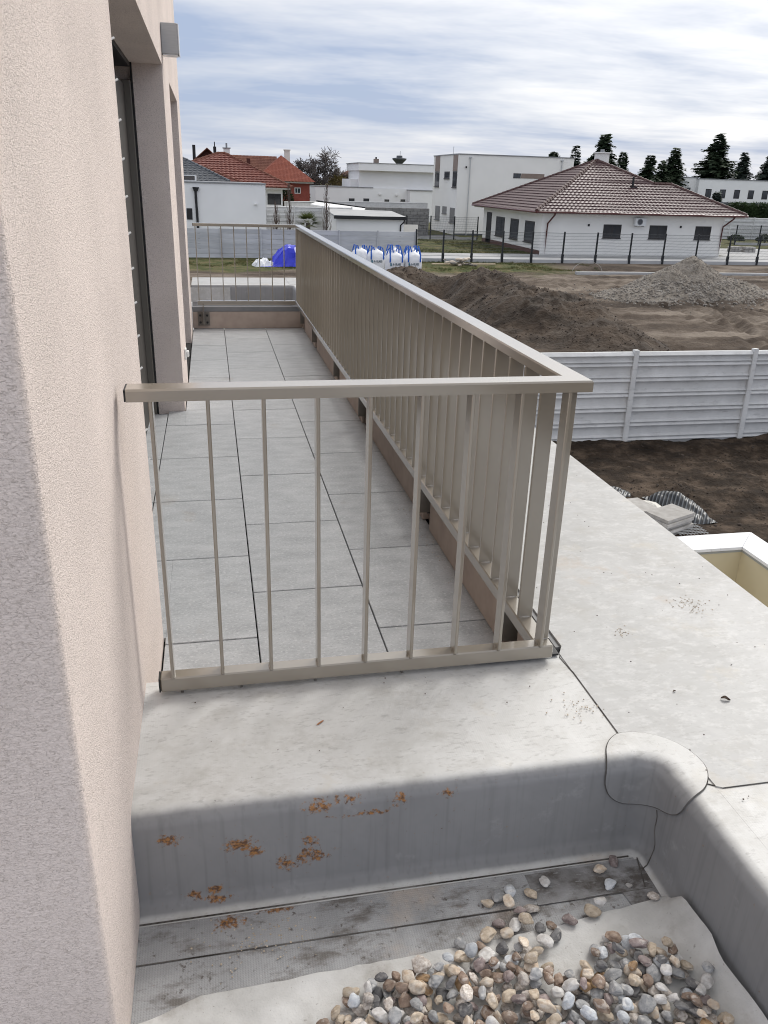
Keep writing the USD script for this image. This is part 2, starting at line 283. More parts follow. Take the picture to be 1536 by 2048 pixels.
M['seam'] = mat('seam_dirt', (0.035, 0.03, 0.026), (0.16, 0.15, 0.14), 9, rough=0.9)
M['fleece'] = mat('white_fleece', (0.42, 0.415, 0.40), (0.58, 0.577, 0.565), 8, rough=0.95, bump=0.5, bscale=240, bdist=0.002, extra=[((0.26, 0.235, 0.205), 9, 0.54, 0.70, 0.6, (1, 1, 1)), ((0.17, 0.15, 0.13), 120, 0.64, 0.7, 0.6, (1, 1, 1))])
for nm, a, b in (('white', (0.62, 0.61, 0.60), (0.42, 0.40, 0.38)), ('grey', (0.22, 0.225, 0.235), (0.36, 0.36, 0.36)), ('dark', (0.085, 0.085, 0.09), (0.16, 0.155, 0.155)), ('tan', (0.36, 0.29, 0.215), (0.50, 0.43, 0.345)),
                 ('ochre', (0.27, 0.165, 0.085), (0.38, 0.26, 0.15)), ('brown', (0.17, 0.115, 0.085), (0.28, 0.215, 0.17)), ('mauve', (0.20, 0.155, 0.15), (0.30, 0.25, 0.24)), ('cream', (0.60, 0.54, 0.46), (0.44, 0.34, 0.25)), ('bluish', (0.42, 0.45, 0.49), (0.56, 0.58, 0.60)), ('speckled', (0.34, 0.29, 0.25), (0.60, 0.56, 0.52))):
    M['peb_' + nm] = mat(nm + '_pebble_stone', a, b, 90 if nm != 'speckled' else 220, rough=0.62, bump=0.35, bscale=380, bdist=0.0014, objrand=0.22,
                         extra=[(tuple(0.45 * v for v in a), 140, 0.62, 0.7, 0.6, (1, 1, 1)), ((0.62, 0.59, 0.55), 45, 0.56, 0.62, 0.4, (1, 1, 3)), (tuple(0.6 * v for v in a), 60, 0.52, 0.6, 0.4, (1, 3, 1))])
M['white_render'] = mat('white_render', (0.76, 0.76, 0.755), (0.80, 0.80, 0.795), 0.6, rough=0.85, bump=0.1, bscale=40, bdist=0.01)
M['warm_render'] = mat('warm_white_render', (0.74, 0.73, 0.70), (0.78, 0.77, 0.74), 0.5, rough=0.85)
M['cream_trim'] = mat('cream_trim', (0.62, 0.60, 0.55), rough=0.6)
M['brown_panel'] = mat('brown_panel', (0.20, 0.155, 0.13), (0.23, 0.18, 0.155), 3, rough=0.6)
M['capping'] = mat('grey_capping', (0.22, 0.225, 0.235), rough=0.4)
M['window'] = mat('dark_window_glass', (0.02, 0.022, 0.025), (0.035, 0.038, 0.042), 0.7, rough=0.06, spec=0.6)
M['wframe'] = mat('dark_window_frame', (0.022, 0.02, 0.02), rough=0.4)
M['gframe'] = mat('grey_window_frame', (0.16, 0.16, 0.165), rough=0.5)
def rooft(name, a, b, rough, spec, dark=None):
    return mat(name, a, b, 1.2, rough=rough, spec=spec, island=0.0, extra=[(dark or tuple(0.6 * v for v in a), 9, 0.55, 0.7, 0.5, (1, 1, 1))])
M['roof_brown'] = rooft('glazed_red_brown_tile', (0.078, 0.045, 0.046), (0.108, 0.065, 0.066), 0.52, 0.33)
M['roof_ridge'] = mat('dark_brown_ridge', (0.06, 0.03, 0.027), (0.09, 0.045, 0.04), 9, rough=0.35)
M['roof_red'] = rooft('red_clay_tile', (0.165, 0.055, 0.042), (0.215, 0.075, 0.055), 0.6, 0.3)
M['roof_orange'] = rooft('orange_red_clay_tile', (0.19, 0.05, 0.032), (0.235, 0.065, 0.04), 0.8, 0.2)
M['roof_oldred'] = rooft('old_brown_red_tile', (0.13, 0.05, 0.035), (0.18, 0.075, 0.05), 0.8, 0.2)
M['roof_dark'] = rooft('dark_grey_roof_tile', (0.05, 0.055, 0.062), (0.08, 0.085, 0.095), 0.35, 0.5)
M['roof_maroon'] = rooft('dark_maroon_tile', (0.06, 0.022, 0.018), (0.09, 0.032, 0.026), 0.8, 0.2)
M['gutter'] = mat('dark_red_gutter', (0.065, 0.018, 0.016), rough=0.3)
M['brickred'] = mat('red_painted_wall', (0.22, 0.05, 0.035), (0.28, 0.07, 0.05), 3, rough=0.8)
M['precast'] = mat('grey_precast_concrete', (0.55, 0.55, 0.545), (0.64, 0.64, 0.635), 3, rough=0.8, objrand=0.07, bump=0.2, bscale=60, bdist=0.004, extra=[((0.30, 0.30, 0.30), 7, 0.56, 0.72, 0.45, (0.6, 1, 1.6)), ((0.56, 0.56, 0.56), 5, 0.58, 0.7, 0.5, (1, 1, 2))])
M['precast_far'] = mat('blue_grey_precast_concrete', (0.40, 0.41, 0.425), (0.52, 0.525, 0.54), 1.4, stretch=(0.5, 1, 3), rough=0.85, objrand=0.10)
M['concrete'] = mat('pale_concrete', (0.34, 0.345, 0.35), (0.43, 0.43, 0.43), 0.8, rough=0.85, bump=0.15, bscale=20, bdist=0.01)
M['blockwall'] = mat('grey_stone_blocks', (0.16, 0.155, 0.15), (0.24, 0.235, 0.225), 2.5, rough=0.9, stretch=(1, 1, 3), bump=0.5, bscale=9, bdist=0.03)
M['asphalt'] = mat('asphalt', (0.10, 0.10, 0.105), (0.14, 0.14, 0.145), 3, rough=0.9)
M['fence_post'] = mat('black_fence_paint', (0.012, 0.014, 0.016), rough=0.5)
M['fence_wire'] = mat('dark_wire', (0.06, 0.065, 0.07), rough=0.5)
M['fascia'] = mat('white_fascia_edge', (0.62, 0.61, 0.58), rough=0.6)
M['coping'] = mat('white_pool_coping', (0.72, 0.73, 0.75), (0.78, 0.785, 0.80), 4, rough=0.6, bump=0.1, bscale=80, bdist=0.002)
M['liner'] = mat('sand_pool_liner', (0.52, 0.46, 0.32), (0.56, 0.50, 0.355), 2, rough=0.45)
M['liner_edge'] = mat('grey_liner_edge', (0.30, 0.31, 0.30), rough=0.5)
M['paver'] = mat('grey_concrete_paver', (0.30, 0.285, 0.265), (0.40, 0.385, 0.365), 9, rough=0.85, bump=0.3, bscale=90, bdist=0.003, objrand=0.1)
M['mesh_fabric'] = None
M['tarp'] = mat('blue_tarpaulin', (0.012, 0.02, 0.44), (0.02, 0.035, 0.56), 3, rough=0.35, spec=0.5)
M['sheet'] = mat('white_plastic_sheet', (0.72, 0.73, 0.75), rough=0.35)
M['bag'] = mat('white_woven_bag', (0.70, 0.71, 0.73), (0.77, 0.775, 0.79), 4, rough=0.6, bump=0.3, bscale=14, bdist=0.02)
M['bluestrap'] = mat('blue_webbing', (0.02, 0.10, 0.42), rough=0.6)
M['ink'] = mat('dark_print_ink', (0.02, 0.06, 0.09), rough=0.6)
M['ink2'] = mat('teal_print_ink', (0.015, 0.13, 0.20), rough=0.6)
M['bark'] = mat('grey_brown_bark', (0.06, 0.05, 0.045), (0.10, 0.085, 0.075), 3, rough=0.9)
M['twig'] = mat('bare_twigs', (0.075, 0.065, 0.06), (0.13, 0.11, 0.10), 0.6, rough=0.9)
M['twig_red'] = mat('reddish_twigs', (0.08, 0.055, 0.045), (0.13, 0.09, 0.07), 0.6, rough=0.9)
M['metal_light'] = mat('light_metal', (0.45, 0.46, 0.46), rough=0.4, metallic=0.3)
M['ac'] = mat('white_ac_casing', (0.68, 0.69, 0.69), rough=0.4)
M['wood'] = mat('pale_timber', (0.50, 0.40, 0.28), (0.60, 0.50, 0.36), 8, rough=0.8)
M['leaf_dry'] = mat('dry_brown_leaf', (0.05, 0.032, 0.022), (0.10, 0.07, 0.05), 40, rough=0.8)
M['chip'] = mat('reddish_wood_chip', (0.30, 0.13, 0.06), (0.36, 0.17, 0.08), 30, rough=0.8)
def leaf(name, c1, c2, scale=0.5, transl=0.3):
    N = {'g': ('geometry', {}), 'n': ('noise_texture', {'scale': scale, 'detail': 3.0}), 'r': ('rgb_ramp', {'ramp': [(0.35, c1), (0.65, c2)]}), 'd': ('principled_bsdf', {'roughness': 0.7, 'specular_ior_level': 0.2}), 't': ('translucent_bsdf', {}), 'm': ('mix_closure', {'fac': transl})}
    L = [('g.position', 'n.vector'), ('n.fac', 'r.fac'), ('r.color', 'd.base_color'), ('r.color', 't.color'), ('d.BSDF', 'm.closure1'), ('t.BSDF', 'm.closure2')]
    return usdkit.material(stage, '/World/Looks/' + name, N, L, surface='m.closure')
M['needles'] = leaf('dark_conifer_needles', (0.022, 0.038, 0.021), (0.060, 0.086, 0.046), 0.5, 0.15)
M['needles_b'] = leaf('blue_conifer_needles', (0.035, 0.05, 0.042), (0.065, 0.088, 0.07), 0.5, 0.15)
M['palm'] = leaf('palm_leaf', (0.05, 0.07, 0.02), (0.12, 0.13, 0.05), 2, 0.3)
M['shrub'] = leaf('dark_shrub_leaf', (0.012, 0.02, 0.008), (0.03, 0.045, 0.018), 2, 0.2)
M['hedge'] = leaf('hedge_leaf', (0.02, 0.035, 0.012), (0.035, 0.06, 0.02), 1, 0.2)
M['yellow_shrub'] = leaf('yellow_brown_shrub', (0.10, 0.08, 0.025), (0.16, 0.13, 0.05), 1, 0.2)
M['grass'] = leaf('grass_blades', (0.045, 0.065, 0.018), (0.12, 0.105, 0.045), 0.8, 0.3)
M['clod'] = mat('earth_clods', (0.03, 0.022, 0.017), (0.07, 0.054, 0.042), 3, rough=0.95, objrand=0.2)
M['rubble'] = mat('grey_rubble_stone', (0.15, 0.13, 0.11), (0.31, 0.285, 0.255), 3, rough=0.9, objrand=0.25)
def soil():
    N = {'g': ('geometry', {}), 'sep': ('separate_xyz', {}),
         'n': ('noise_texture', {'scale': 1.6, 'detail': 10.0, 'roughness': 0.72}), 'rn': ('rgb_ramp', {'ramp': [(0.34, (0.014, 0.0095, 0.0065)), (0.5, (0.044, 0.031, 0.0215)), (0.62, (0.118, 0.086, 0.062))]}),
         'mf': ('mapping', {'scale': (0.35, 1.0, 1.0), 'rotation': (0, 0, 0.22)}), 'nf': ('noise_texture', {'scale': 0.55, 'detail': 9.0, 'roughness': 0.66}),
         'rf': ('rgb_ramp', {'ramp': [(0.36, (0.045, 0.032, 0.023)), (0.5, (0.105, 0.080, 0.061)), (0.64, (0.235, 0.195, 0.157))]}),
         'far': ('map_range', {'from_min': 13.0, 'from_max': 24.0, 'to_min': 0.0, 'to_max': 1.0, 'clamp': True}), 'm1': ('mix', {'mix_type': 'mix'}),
         'na': ('noise_texture', {'scale': 0.35, 'detail': 6.0, 'roughness': 0.6}), 'ya': ('math', {'math_type': 'multiply_add', 'value2': 7.0}), 'ga': ('map_range', {'from_min': 44.8, 'from_max': 46.2, 'to_min': 0.0, 'to_max': 1.0, 'clamp': True}),
         'xa': ('math', {'math_type': 'multiply_add', 'value2': 9.0}), 'gx': ('map_range', {'from_min': 22.0, 'from_max': 25.0, 'to_min': 1.0, 'to_max': 0.0, 'clamp': True}), 'gm': ('math', {'math_type': 'multiply'}),
         'gy2': ('map_range', {'from_min': 57.0, 'from_max': 58.5, 'to_min': 0.0, 'to_max': 1.0, 'clamp': True}), 'gx3': ('map_range', {'from_min': 35.0, 'from_max': 37.5, 'to_min': 0.0, 'to_max': 1.0, 'clamp': True}), 'gy3': ('map_range', {'from_min': 47.8, 'from_max': 49.2, 'to_min': 0.0, 'to_max': 1.0, 'clamp': True}), 'g3': ('math', {'math_type': 'multiply'}),
         'mx1': ('math', {'math_type': 'maximum'}), 'mx2': ('math', {'math_type': 'maximum'}),
         'ng': ('noise_texture', {'scale': 1.3, 'detail': 6.0, 'roughness': 0.7}), 'rg': ('rgb_ramp', {'ramp': [(0.36, (0.045, 0.062, 0.018)), (0.5, (0.085, 0.088, 0.03)), (0.64, (0.16, 0.13, 0.07))]}),
         'm2': ('mix', {'mix_type': 'mix'}), 'nb': ('noise_texture', {'scale': 7.0, 'detail': 8.0, 'roughness': 0.7}), 'b': ('bump', {'strength': 1.0, 'distance': 0.09}), 'p': ('principled_bsdf', {'roughness': 0.95, 'specular_ior_level': 0.2})}
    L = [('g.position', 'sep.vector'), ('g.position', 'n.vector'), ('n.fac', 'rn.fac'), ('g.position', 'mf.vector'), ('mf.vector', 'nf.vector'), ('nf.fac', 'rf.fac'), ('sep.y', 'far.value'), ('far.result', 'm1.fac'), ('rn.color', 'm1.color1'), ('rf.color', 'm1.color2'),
         ('g.position', 'na.vector'), ('na.fac', 'ya.value1'), ('sep.y', 'ya.value3'), ('ya.value', 'ga.value'), ('na.fac', 'xa.value1'), ('sep.x', 'xa.value3'), ('xa.value', 'gx.value'), ('ga.result', 'gm.value1'), ('gx.result', 'gm.value2'),
         ('ya.value', 'gy2.value'), ('sep.x', 'gx3.value'), ('ya.value', 'gy3.value'), ('gx3.result', 'g3.value1'), ('gy3.result', 'g3.value2'), ('gm.value', 'mx1.value1'), ('gy2.result', 'mx1.value2'), ('mx1.value', 'mx2.value1'), ('g3.value', 'mx2.value2'),
         ('g.position', 'ng.vector'), ('ng.fac', 'rg.fac'), ('mx2.value', 'm2.fac'), ('m1.color', 'm2.color1'), ('rg.color', 'm2.color2'), ('m2.color', 'p.base_color'), ('g.position', 'nb.vector'), ('nb.fac', 'b.height'), ('b.normal', 'p.normal')]
    return usdkit.material(stage, '/World/Looks/soil_and_grass', N, L, surface='p.BSDF')
M['soil'] = soil()
M['mound'] = mat('dug_brown_earth', (0.024, 0.016, 0.010), (0.084, 0.059, 0.040), 1.1, rough=0.95, bump=0.9, bscale=9, bdist=0.06, detail=9, lo=0.36, hi=0.66, extra=[((0.15, 0.125, 0.10), 1.0, 0.58, 0.72, 0.5, (1, 1, 1))])
M['heap'] = mat('crushed_stone_heap', (0.13, 0.110, 0.089), (0.23, 0.203, 0.172), 3, rough=0.95, bump=0.8, bscale=14, bdist=0.04, detail=9, extra=[((0.33, 0.31, 0.285), 12, 0.55, 0.65, 0.6, (1, 1, 1))])
def striped_mesh():
    N = {'g': ('geometry', {}), 'mp': ('mapping', {'rotation': (0, 0, 0.65)}), 'w': ('wave_texture', {'wave_type': 'bands', 'bands_direction': 'x', 'scale': 5.6, 'distortion': 0.8, 'detail': 1.0}), 'r': ('rgb_ramp', {'ramp': [(0.62, (0.010, 0.011, 0.013)), (0.92, (0.11, 0.12, 0.13))]}),
         'b': ('bump', {'strength': 0.7, 'distance': 0.012}), 'p': ('principled_bsdf', {'roughness': 0.4})}
    L = [('g.position', 'mp.vector'), ('mp.vector', 'w.vector'), ('w.fac', 'r.fac'), ('r.color', 'p.base_color'), ('w.fac', 'b.height'), ('b.normal', 'p.normal')]
    return usdkit.material(stage, '/World/Looks/black_ribbed_membrane', N, L, surface='p.BSDF')
M['mesh_fabric'] = striped_mesh()

# ------------------------------------------------------------------ ground
GZ = -3.0
POOL = (2.2, 7.06, 2.6, 8.96)          # outer edge of the pool coping
def axis(*segs):
    out = []
    for a, b, s in segs: out += list(np.arange(a, b - 1e-6, s))
    return np.unique(np.round(np.array(out + [segs[-1][1]]), 4))
gx = axis((-700, -100, 150), (-100, -20, 10), (-20, 2.2, 1.2), (2.2, 4.5, 0.4), (4.5, 7.06, 0.08), (7.06, 14.2, 0.055), (14.2, 30, 0.13), (30, 36, 0.3), (36, 60, 1.5), (60, 200, 14), (200, 1200, 200))
gy = axis((-700, -100, 150), (-100, -10, 15), (-10, 2.6, 2.1), (2.6, 8.0, 0.4), (8.0, 8.96, 0.08), (8.96, 13.6, 0.05), (13.6, 22, 0.14), (22, 36, 0.2), (36, 48, 0.3), (48, 90, 3), (90, 300, 15), (300, 1500, 200))
def ground_z(X, Y):
    near = np.clip((X - 2.0) / 2, 0, 1) * np.clip((Y - 8.9) / 0.5, 0, 1) * np.clip((47.0 - Y) / 3, 0, 1) * np.clip((40 - X) / 6, 0, 1)
    nearpool = np.clip((np.maximum(X - 7.1, Y - 9.0)) / 0.5, 0, 1)
    z = fb(X, Y, 0.35, 4, 1) * 0.22 + fb(X, Y, 2.0, 5, 2) * 0.24 + (np.abs(fb(X * 0.55, Y * 1.5, 6.0, 3, 3)) - 0.12) * 0.16
    tr = np.sin((Y + 0.18 * X + 0.5 * fb(X, Y, 0.5, 2, 5)) * 7.0) * 0.03 * np.clip((X - 7) / 2, 0, 1)
    z = z + tr - 0.02
    for k_, (x0_, sl, cv) in enumerate(((15.5, 0.28, 0.004), (19.0, -0.12, 0.006), (13.0, 0.62, -0.006), (24.0, -0.4, 0.004))):
        t_ = Y - 15.0; d_ = (X - (x0_ + sl * t_ + cv * t_ * t_)) / math.sqrt(1 + sl * sl)
        far_ = np.clip((Y - 14.5) / 1.5, 0, 1) * np.clip((41 - Y) / 3, 0, 1)
        for o_ in (-0.85, 0.85):
            z = z + far_ * (-0.075 * np.exp(-((d_ - o_) / 0.20) ** 2) + 0.05 * np.exp(-((np.abs(d_ - o_) - 0.36) / 0.12) ** 2))
    z = np.where((Y > 41.8) & (Y < 42.4) & (X > 18), np.minimum(z, -0.02), z)
    ditch = np.exp(-((Y - 44.8 + 0.12 * (X - 24)) / 0.7) ** 2) * np.clip((X - 18) / 2, 0, 1) * 0.28
    return GZ + (z - ditch) * near * nearpool - 0.004
V, F4 = grid(gx, gy, ground_z)
cx, cy = V[F4].mean(1)[:, 0], V[F4].mean(1)[:, 1]
F4 = F4[~((cx > POOL[0]) & (cx < POOL[1]) & (cy > POOL[2]) & (cy < POOL[3]))]
used, inv = np.unique(F4, return_inverse=True); V, F4 = V[used], inv.reshape(F4.shape)
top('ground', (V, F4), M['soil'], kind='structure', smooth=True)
top('concrete_path', cat_([B(11.9, 36, 48.6, 54.2, GZ - 0.2, GZ + 0.02), B(36, 75, 48.6, 62, GZ - 0.2, GZ + 0.015)]), M['concrete'], kind='structure')
top('road', B(11.9, 21.0, 68.8, 73.0, GZ - 0.2, GZ + 0.03), M['asphalt'], kind='structure')
# loose clods and blades: uncountable
def scatter(name, proto_mesh, material, pts, scales, kind='stuff', label=None, cat=None, tilt=0.5):
    p = '/World/' + numbered('/World', name)
    pi = UsdGeom.PointInstancer.Define(stage, p)
    m = usdkit.mesh(stage, p + '/piece', proto_mesh, material)
    pi.CreatePrototypesRel().SetTargets([m.GetPath()])
    pi.CreatePositionsAttr([Gf.Vec3f(*map(float, q)) for q in pts])
    pi.CreateProtoIndicesAttr([0] * len(pts))
    qs = []
    for _ in pts:
        r = Gf.Rotation(Gf.Vec3d(0, 0, 1), rng.uniform(0, 360)) * Gf.Rotation(Gf.Vec3d(1, 0, 0), rng.uniform(-60, 60) * tilt)
        qs.append(Gf.Quath(r.GetQuat()))
    pi.CreateOrientationsAttr(qs)
    pi.CreateScalesAttr([Gf.Vec3f(*(s if np.ndim(s) else (s, s, s))) for s in scales])
    meta(pi.GetPrim(), label, cat, None, kind)
def lump(seed, sub=1, amp=0.35):
    m = trimesh.creation.icosphere(subdivisions=sub, radius=1.0)
    v = m.vertices; v = v * (1 + amp * (meshkit.fbm(v * 1.3 + seed * 7.7, 2, seed) - 0.5))[:, None] * (1, 0.85, 0.62)
    return trimesh.Trimesh(v, m.faces, process=False)
n_ = 6000; xx = nrng.uniform(5.4, 14, n_); yy = nrng.uniform(9.1, 13.3, n_)
ok = meshkit.fbm(np.stack([xx * 0.8, yy * 1.2, 0 * xx + 0.3], -1), 3, 11) > nrng.uniform(0.35, 0.6, n_)
xx, yy = xx[ok][:1500], yy[ok][:1500]
pts = np.column_stack([xx, yy, ground_z(xx, yy) + 0.004]); sc = list(nrng.uniform(0.006, 0.018, len(xx)) * np.where(nrng.random(len(xx)) < 0.05, 1.8, 1))
scatter('earth_clods', lump(3), M['clod'], pts, sc, label='loose brown earth clods over the dug ground by the near fence', cat='earth')
blade = trimesh.Trimesh(np.array([(-.05, 0, 0), (.05, 0, 0), (.02, .03, 1), (-.3, .1, 0), (-.2, .1, 0), (-.45, .15, .8), (.2, -.1, 0), (.3, -.1, 0), (.5, -.1, .85), (0, .2, 0), (.08, .2, 0), (.1, .45, .7), (0, -.3, 0), (.08, -.3, 0), (-.1, -.5, .6)]), np.arange(15).reshape(5, 3), process=False)
def spots(n_, x0, x1, y0, y1): return np.column_stack([nrng.uniform(x0, x1, n_), nrng.uniform(y0, y1, n_)])
P = np.vstack([spots(9000, -3, 22, 41.0, 48.0), spots(4500, 11.9, 21.3, 54.4, 68), spots(2500, 34, 45, 44.6, 48.0)])
xx, yy = P.T; nn = meshkit.fbm(np.stack([xx * 0.5, yy * 0.5, 0 * xx + 0.3], -1), 3, 21)
ok = (nn > 0.46) & ~((yy < 48) & (yy < 43.5 + 7 * (0.6 - nn)) & (xx < 34))
xx, yy = xx[ok], yy[ok]; pts = np.column_stack([xx, yy, ground_z(xx, yy) - 0.01]); sc = [(s_ * 1.5, s_ * 1.5, s_) for s_ in nrng.uniform(0.07, 0.16, len(xx))]
scatter('grass', blade, M['grass'], pts, sc, label='short rough grass growing in front of the far concrete fence', cat='grass', tilt=0.2)

# ------------------------------------------------------------------ house wall on the left
XW = -0.207
h = thing('house', 'pinkish stucco house wall with a tall recessed door opening beside the balcony', 'building', (XW, 0.93, GZ))
WT = 4.6
wy0, d0, d1, s0, s1, wend = 0.93, 2.29, 5.0, 5.86, 7.31, 8.0
X1 = -0.60
wall_poly = Polygon([(wy0 + 0.05, -0.3), (wend, -0.3), (wend, WT), (wy0 + 0.05, WT)]).difference(unary_union([sbox(d0, -0.02, d1, 1.885), sbox(s0, -0.02, s1, 1.88)]))
wm = prism(wall_poly, 0, XW - X1)                       # extruded along z: (y, z, x)
wm.vertices = np.stack([wm.vertices[:, 2] + X1, wm.vertices[:, 0], wm.vertices[:, 1]], 1)
wm.fix_normals()
part(h, 'wall', wm, M['stucco'])
_ca = [(XW - 0.013 + 0.013 * math.sin(a), wy0 + 0.013 - 0.013 * math.cos(a)) for a in np.linspace(0, PI / 2, 7)]
part(h, 'wall_corner', prism(Polygon([(X1, wy0 + 0.0501), (X1, wy0)] + _ca + [(XW, wy0 + 0.0501)]), -0.3, WT), M['stucco'], smooth=40)
part(h, 'side_wall', B(-6.5, X1 + 0.001, wy0 + 0.0, wy0 + 0.35, -0.3, WT), M['stucco'])
part(h, 'back_wall', B(-6.5, X1 - 0.4, wend - 0.35, wend - 0.002, -0.3, WT), M['stucco'])
part(h, 'roof', B(-6.5, X1 - 0.002, wy0 + 0.1, wend - 0.1, WT - 0.3, WT - 0.05), M['mem_top'])
part(h, 'lower_storey', B(-6.5, 1.50, -6.0, 10.36, GZ - 0.2, -0.07), M['white_render'])
part(h, 'slab_edge', B(1.503, 1.572, -2.0, 10.39, -0.28, 0.187), M['fascia'])
part(h, 'door_floor', B(-1.4, X1, d0, s1, -0.3, -0.05), M['underlay'])
dr = part(h, 'door', cat_([B(-0.66, -0.60, d0, d1, -0.048, 0.10), B(-0.66, -0.60, d0, d1, 1.80, 1.98), B(-0.66, -0.60, d0, d0 + 0.09, 0.1, 1.8), B(-0.66, -0.60, 3.6, 3.72, 0.1, 1.8), B(-0.66, -0.60, d1 - 0.09, d1, 0.1, 1.8)]), M['frame'])
part(dr, 'pane', cat_([B(-0.635, -0.625, d0 + 0.09, 3.6, 0.1, 1.8), B(-0.635, -0.625, 3.72, d1 - 0.09, 0.1, 1.8)]), M['window'])
part(h, 'door_jamb_panel', CB(-0.597, -0.372, d1 - 0.055, d1 - 0.002, -0.045, 1.80), M['frame'])
part(h, 'door_shutter', CB(-0.445, -0.405, 3.3, d1 - 0.064, -0.045, 1.78), M['shutter'])
part(h, 'seal_strip', B(-0.371, -0.362, d1 - 0.03, d1 - 0.0015, -0.045, 1.884), M['black'])
part(h, 'seal_strip', B(-0.46, -0.452, d1 - 0.062, d1 - 0.056, -0.045, 1.80), M['black'])
part(h, 'blind_slot', B(-0.56, -0.37, d0 + 0.03, d1 - 0.06, 1.86, 1.8835), M['black'])
part(h, 'blind_guide', CB(XW - 0.05, XW - 0.004, d0 + 0.001, d0 + 0.016, -0.045, 1.88, 0.002), M['black'])
for i in range(21):
    z = 0.05 + 0.0885 * i
    a = np.array((XW - 0.006, d0 + 0.017, z)); b = a + (0.0095, 0.008, 0.006)
    part(h, 'guide_pin', tube([a, b], 0.0028, 6), M['white_pin'])
dr2 = part(h, 'window', cat_([B(-0.50, -0.45, s0, s1, -0.02, 0.05), B(-0.50, -0.45, s0, s1, 1.82, 1.88), B(-0.50, -0.45, s0, s0 + 0.07, 0.05, 1.82), B(-0.50, -0.45, s1 - 0.07, s1, 0.05, 1.82)]), M['frame'])
part(dr2, 'pane', B(-0.48, -0.47, s0 + 0.07, s1 - 0.07, 0.05, 1.82), M['window'])
# wall lamp
l = thing('wall_lamp', 'square grey metal wall lamp on the stucco wall above the balcony', 'lamp', (XW, 5.07, 1.94))
part(l, 'casing', CB(XW + 0.001, XW + 0.089, 5.07, 5.17, 1.944, 2.090, 0.003), M['lamp'])
part(l, 'side_glass', B(XW + 0.0895, XW + 0.094, 5.072, 5.168, 1.940, 2.088), M['lens'])
part(l, 'lower_glass', B(XW + 0.006, XW + 0.084, 5.076, 5.164, 1.939, 1.9435), M['lens'])
# small socket box low on the far pier
sx = thing('wall_socket', 'small white socket low on the stucco pier by the balcony floor', 'socket', (XW, 5.5, 0.25))
part(sx, 'plate', CB(XW + 0.001, XW + 0.014, 5.46, 5.53, 0.22, 0.29, 0.003), M['white_pin'])
part(sx, 'cap', CB(XW + 0.0145, XW + 0.03, 5.475, 5.515, 0.235, 0.275, 0.004), M['white_pin'])

# ------------------------------------------------------------------ balcony floor tiles and parapet
bf = '/World/balcony_floor'
UsdGeom.Xform.Define(stage, bf); meta(stage.GetPrimAtPath(bf), kind='structure'); LOC[bf] = np.zeros(3)
part(bf, 'underlay', B(-0.62, 0.87, 1.747, 7.985, -0.06, -0.0155), M['underlay'])
YT = 0.608; J0 = 2.556
def tile(x0, x1, y0, y1):
    g = 0.0034
    part(bf, 'tile', CB(x0 + 0.0023, x1 - 0.0023, y0 + g, y1 - g, -0.015 + rng.uniform(-.0004, .0004), rng.uniform(-.0006, .0006), 0.0014), M['tile'])
for ci, (x0, x1) in enumerate(((0.084 - 0.39, 0.084), (0.084, 0.474), (0.474, 0.852), (-0.596, 0.084 - 0.39))):
    off = J0 if ci == 1 else J0 + YT / 2 * (1 if ci != 3 else 1)
    ys = [off + YT * k for k in range(-3, 11)]
    for a, b in zip(ys[:-1], ys[1:]):
        lo, hi = (1.75, 7.98) if ci != 3 else (d0 + 0.002, d1 - 0.06)
        a2, b2 = max(a, lo), min(b, hi)
        if b2 - a2 < 0.03: continue
        if ci == 0:
            # column against the wall: cut to the wall line outside the door recess
            if b2 <= d0 + 0.02 or a2 >= d1 - 0.02 - 0.0: tile(XW + 0.004, x1, a2, b2)
            else:
                if a2 < d0 or b2 > d1:
                    tile(XW + 0.004, x1, a2, b2)
                    part(bf, 'tile', CB(x0 + 0.0034, XW + 0.0068, max(a2, d0) + 0.003, min(b2, d1) - 0.003, -0.015, -0.0004, 0.0008), M['tile'])
                else: tile(x0, x1, a2, b2)
        else: tile(x0, x1, a2, b2)
pp = thing('parapet', 'low pinkish parapet boards with dark flashing around the inside of the balcony', 'parapet', (0.86, 1.75, 0))
BRY = [2.02, 3.06, 4.56, 5.6, 6.9, 7.85]
edges = [1.76] + [v for b in BRY for v in (b - 0.055, b + 0.055)] + [7.965]
for a, b in zip(edges[0::2], edges[1::2]):
    if b - a > 0.05: part(pp, 'board', CB(0.835, 0.868, a, b, 0.002, 0.150, 0.003), M['plinth'])
part(pp, 'core', B(0.872, 0.935, 1.75, 7.99, -0.06, 0.193), M['steel'])
part(pp, 'flashing', B(0.858, 0.871, 1.75, 7.962, 0.152, 0.197), M['flashing'])
part(pp, 'board', CB(XW + 0.004, 0.833, 7.957, 7.985, 0.002, 0.155, 0.003), M['plinth'])
part(pp, 'flashing', B(XW + 0.004, 0.857, 7.966, 7.988, 0.157, 0.199), M['flashing'])
part(pp, 'board', CB(XW + 0.004, 0.833, 1.748, 1.775, 0.002, 0.15, 0.003), M['plinth'])

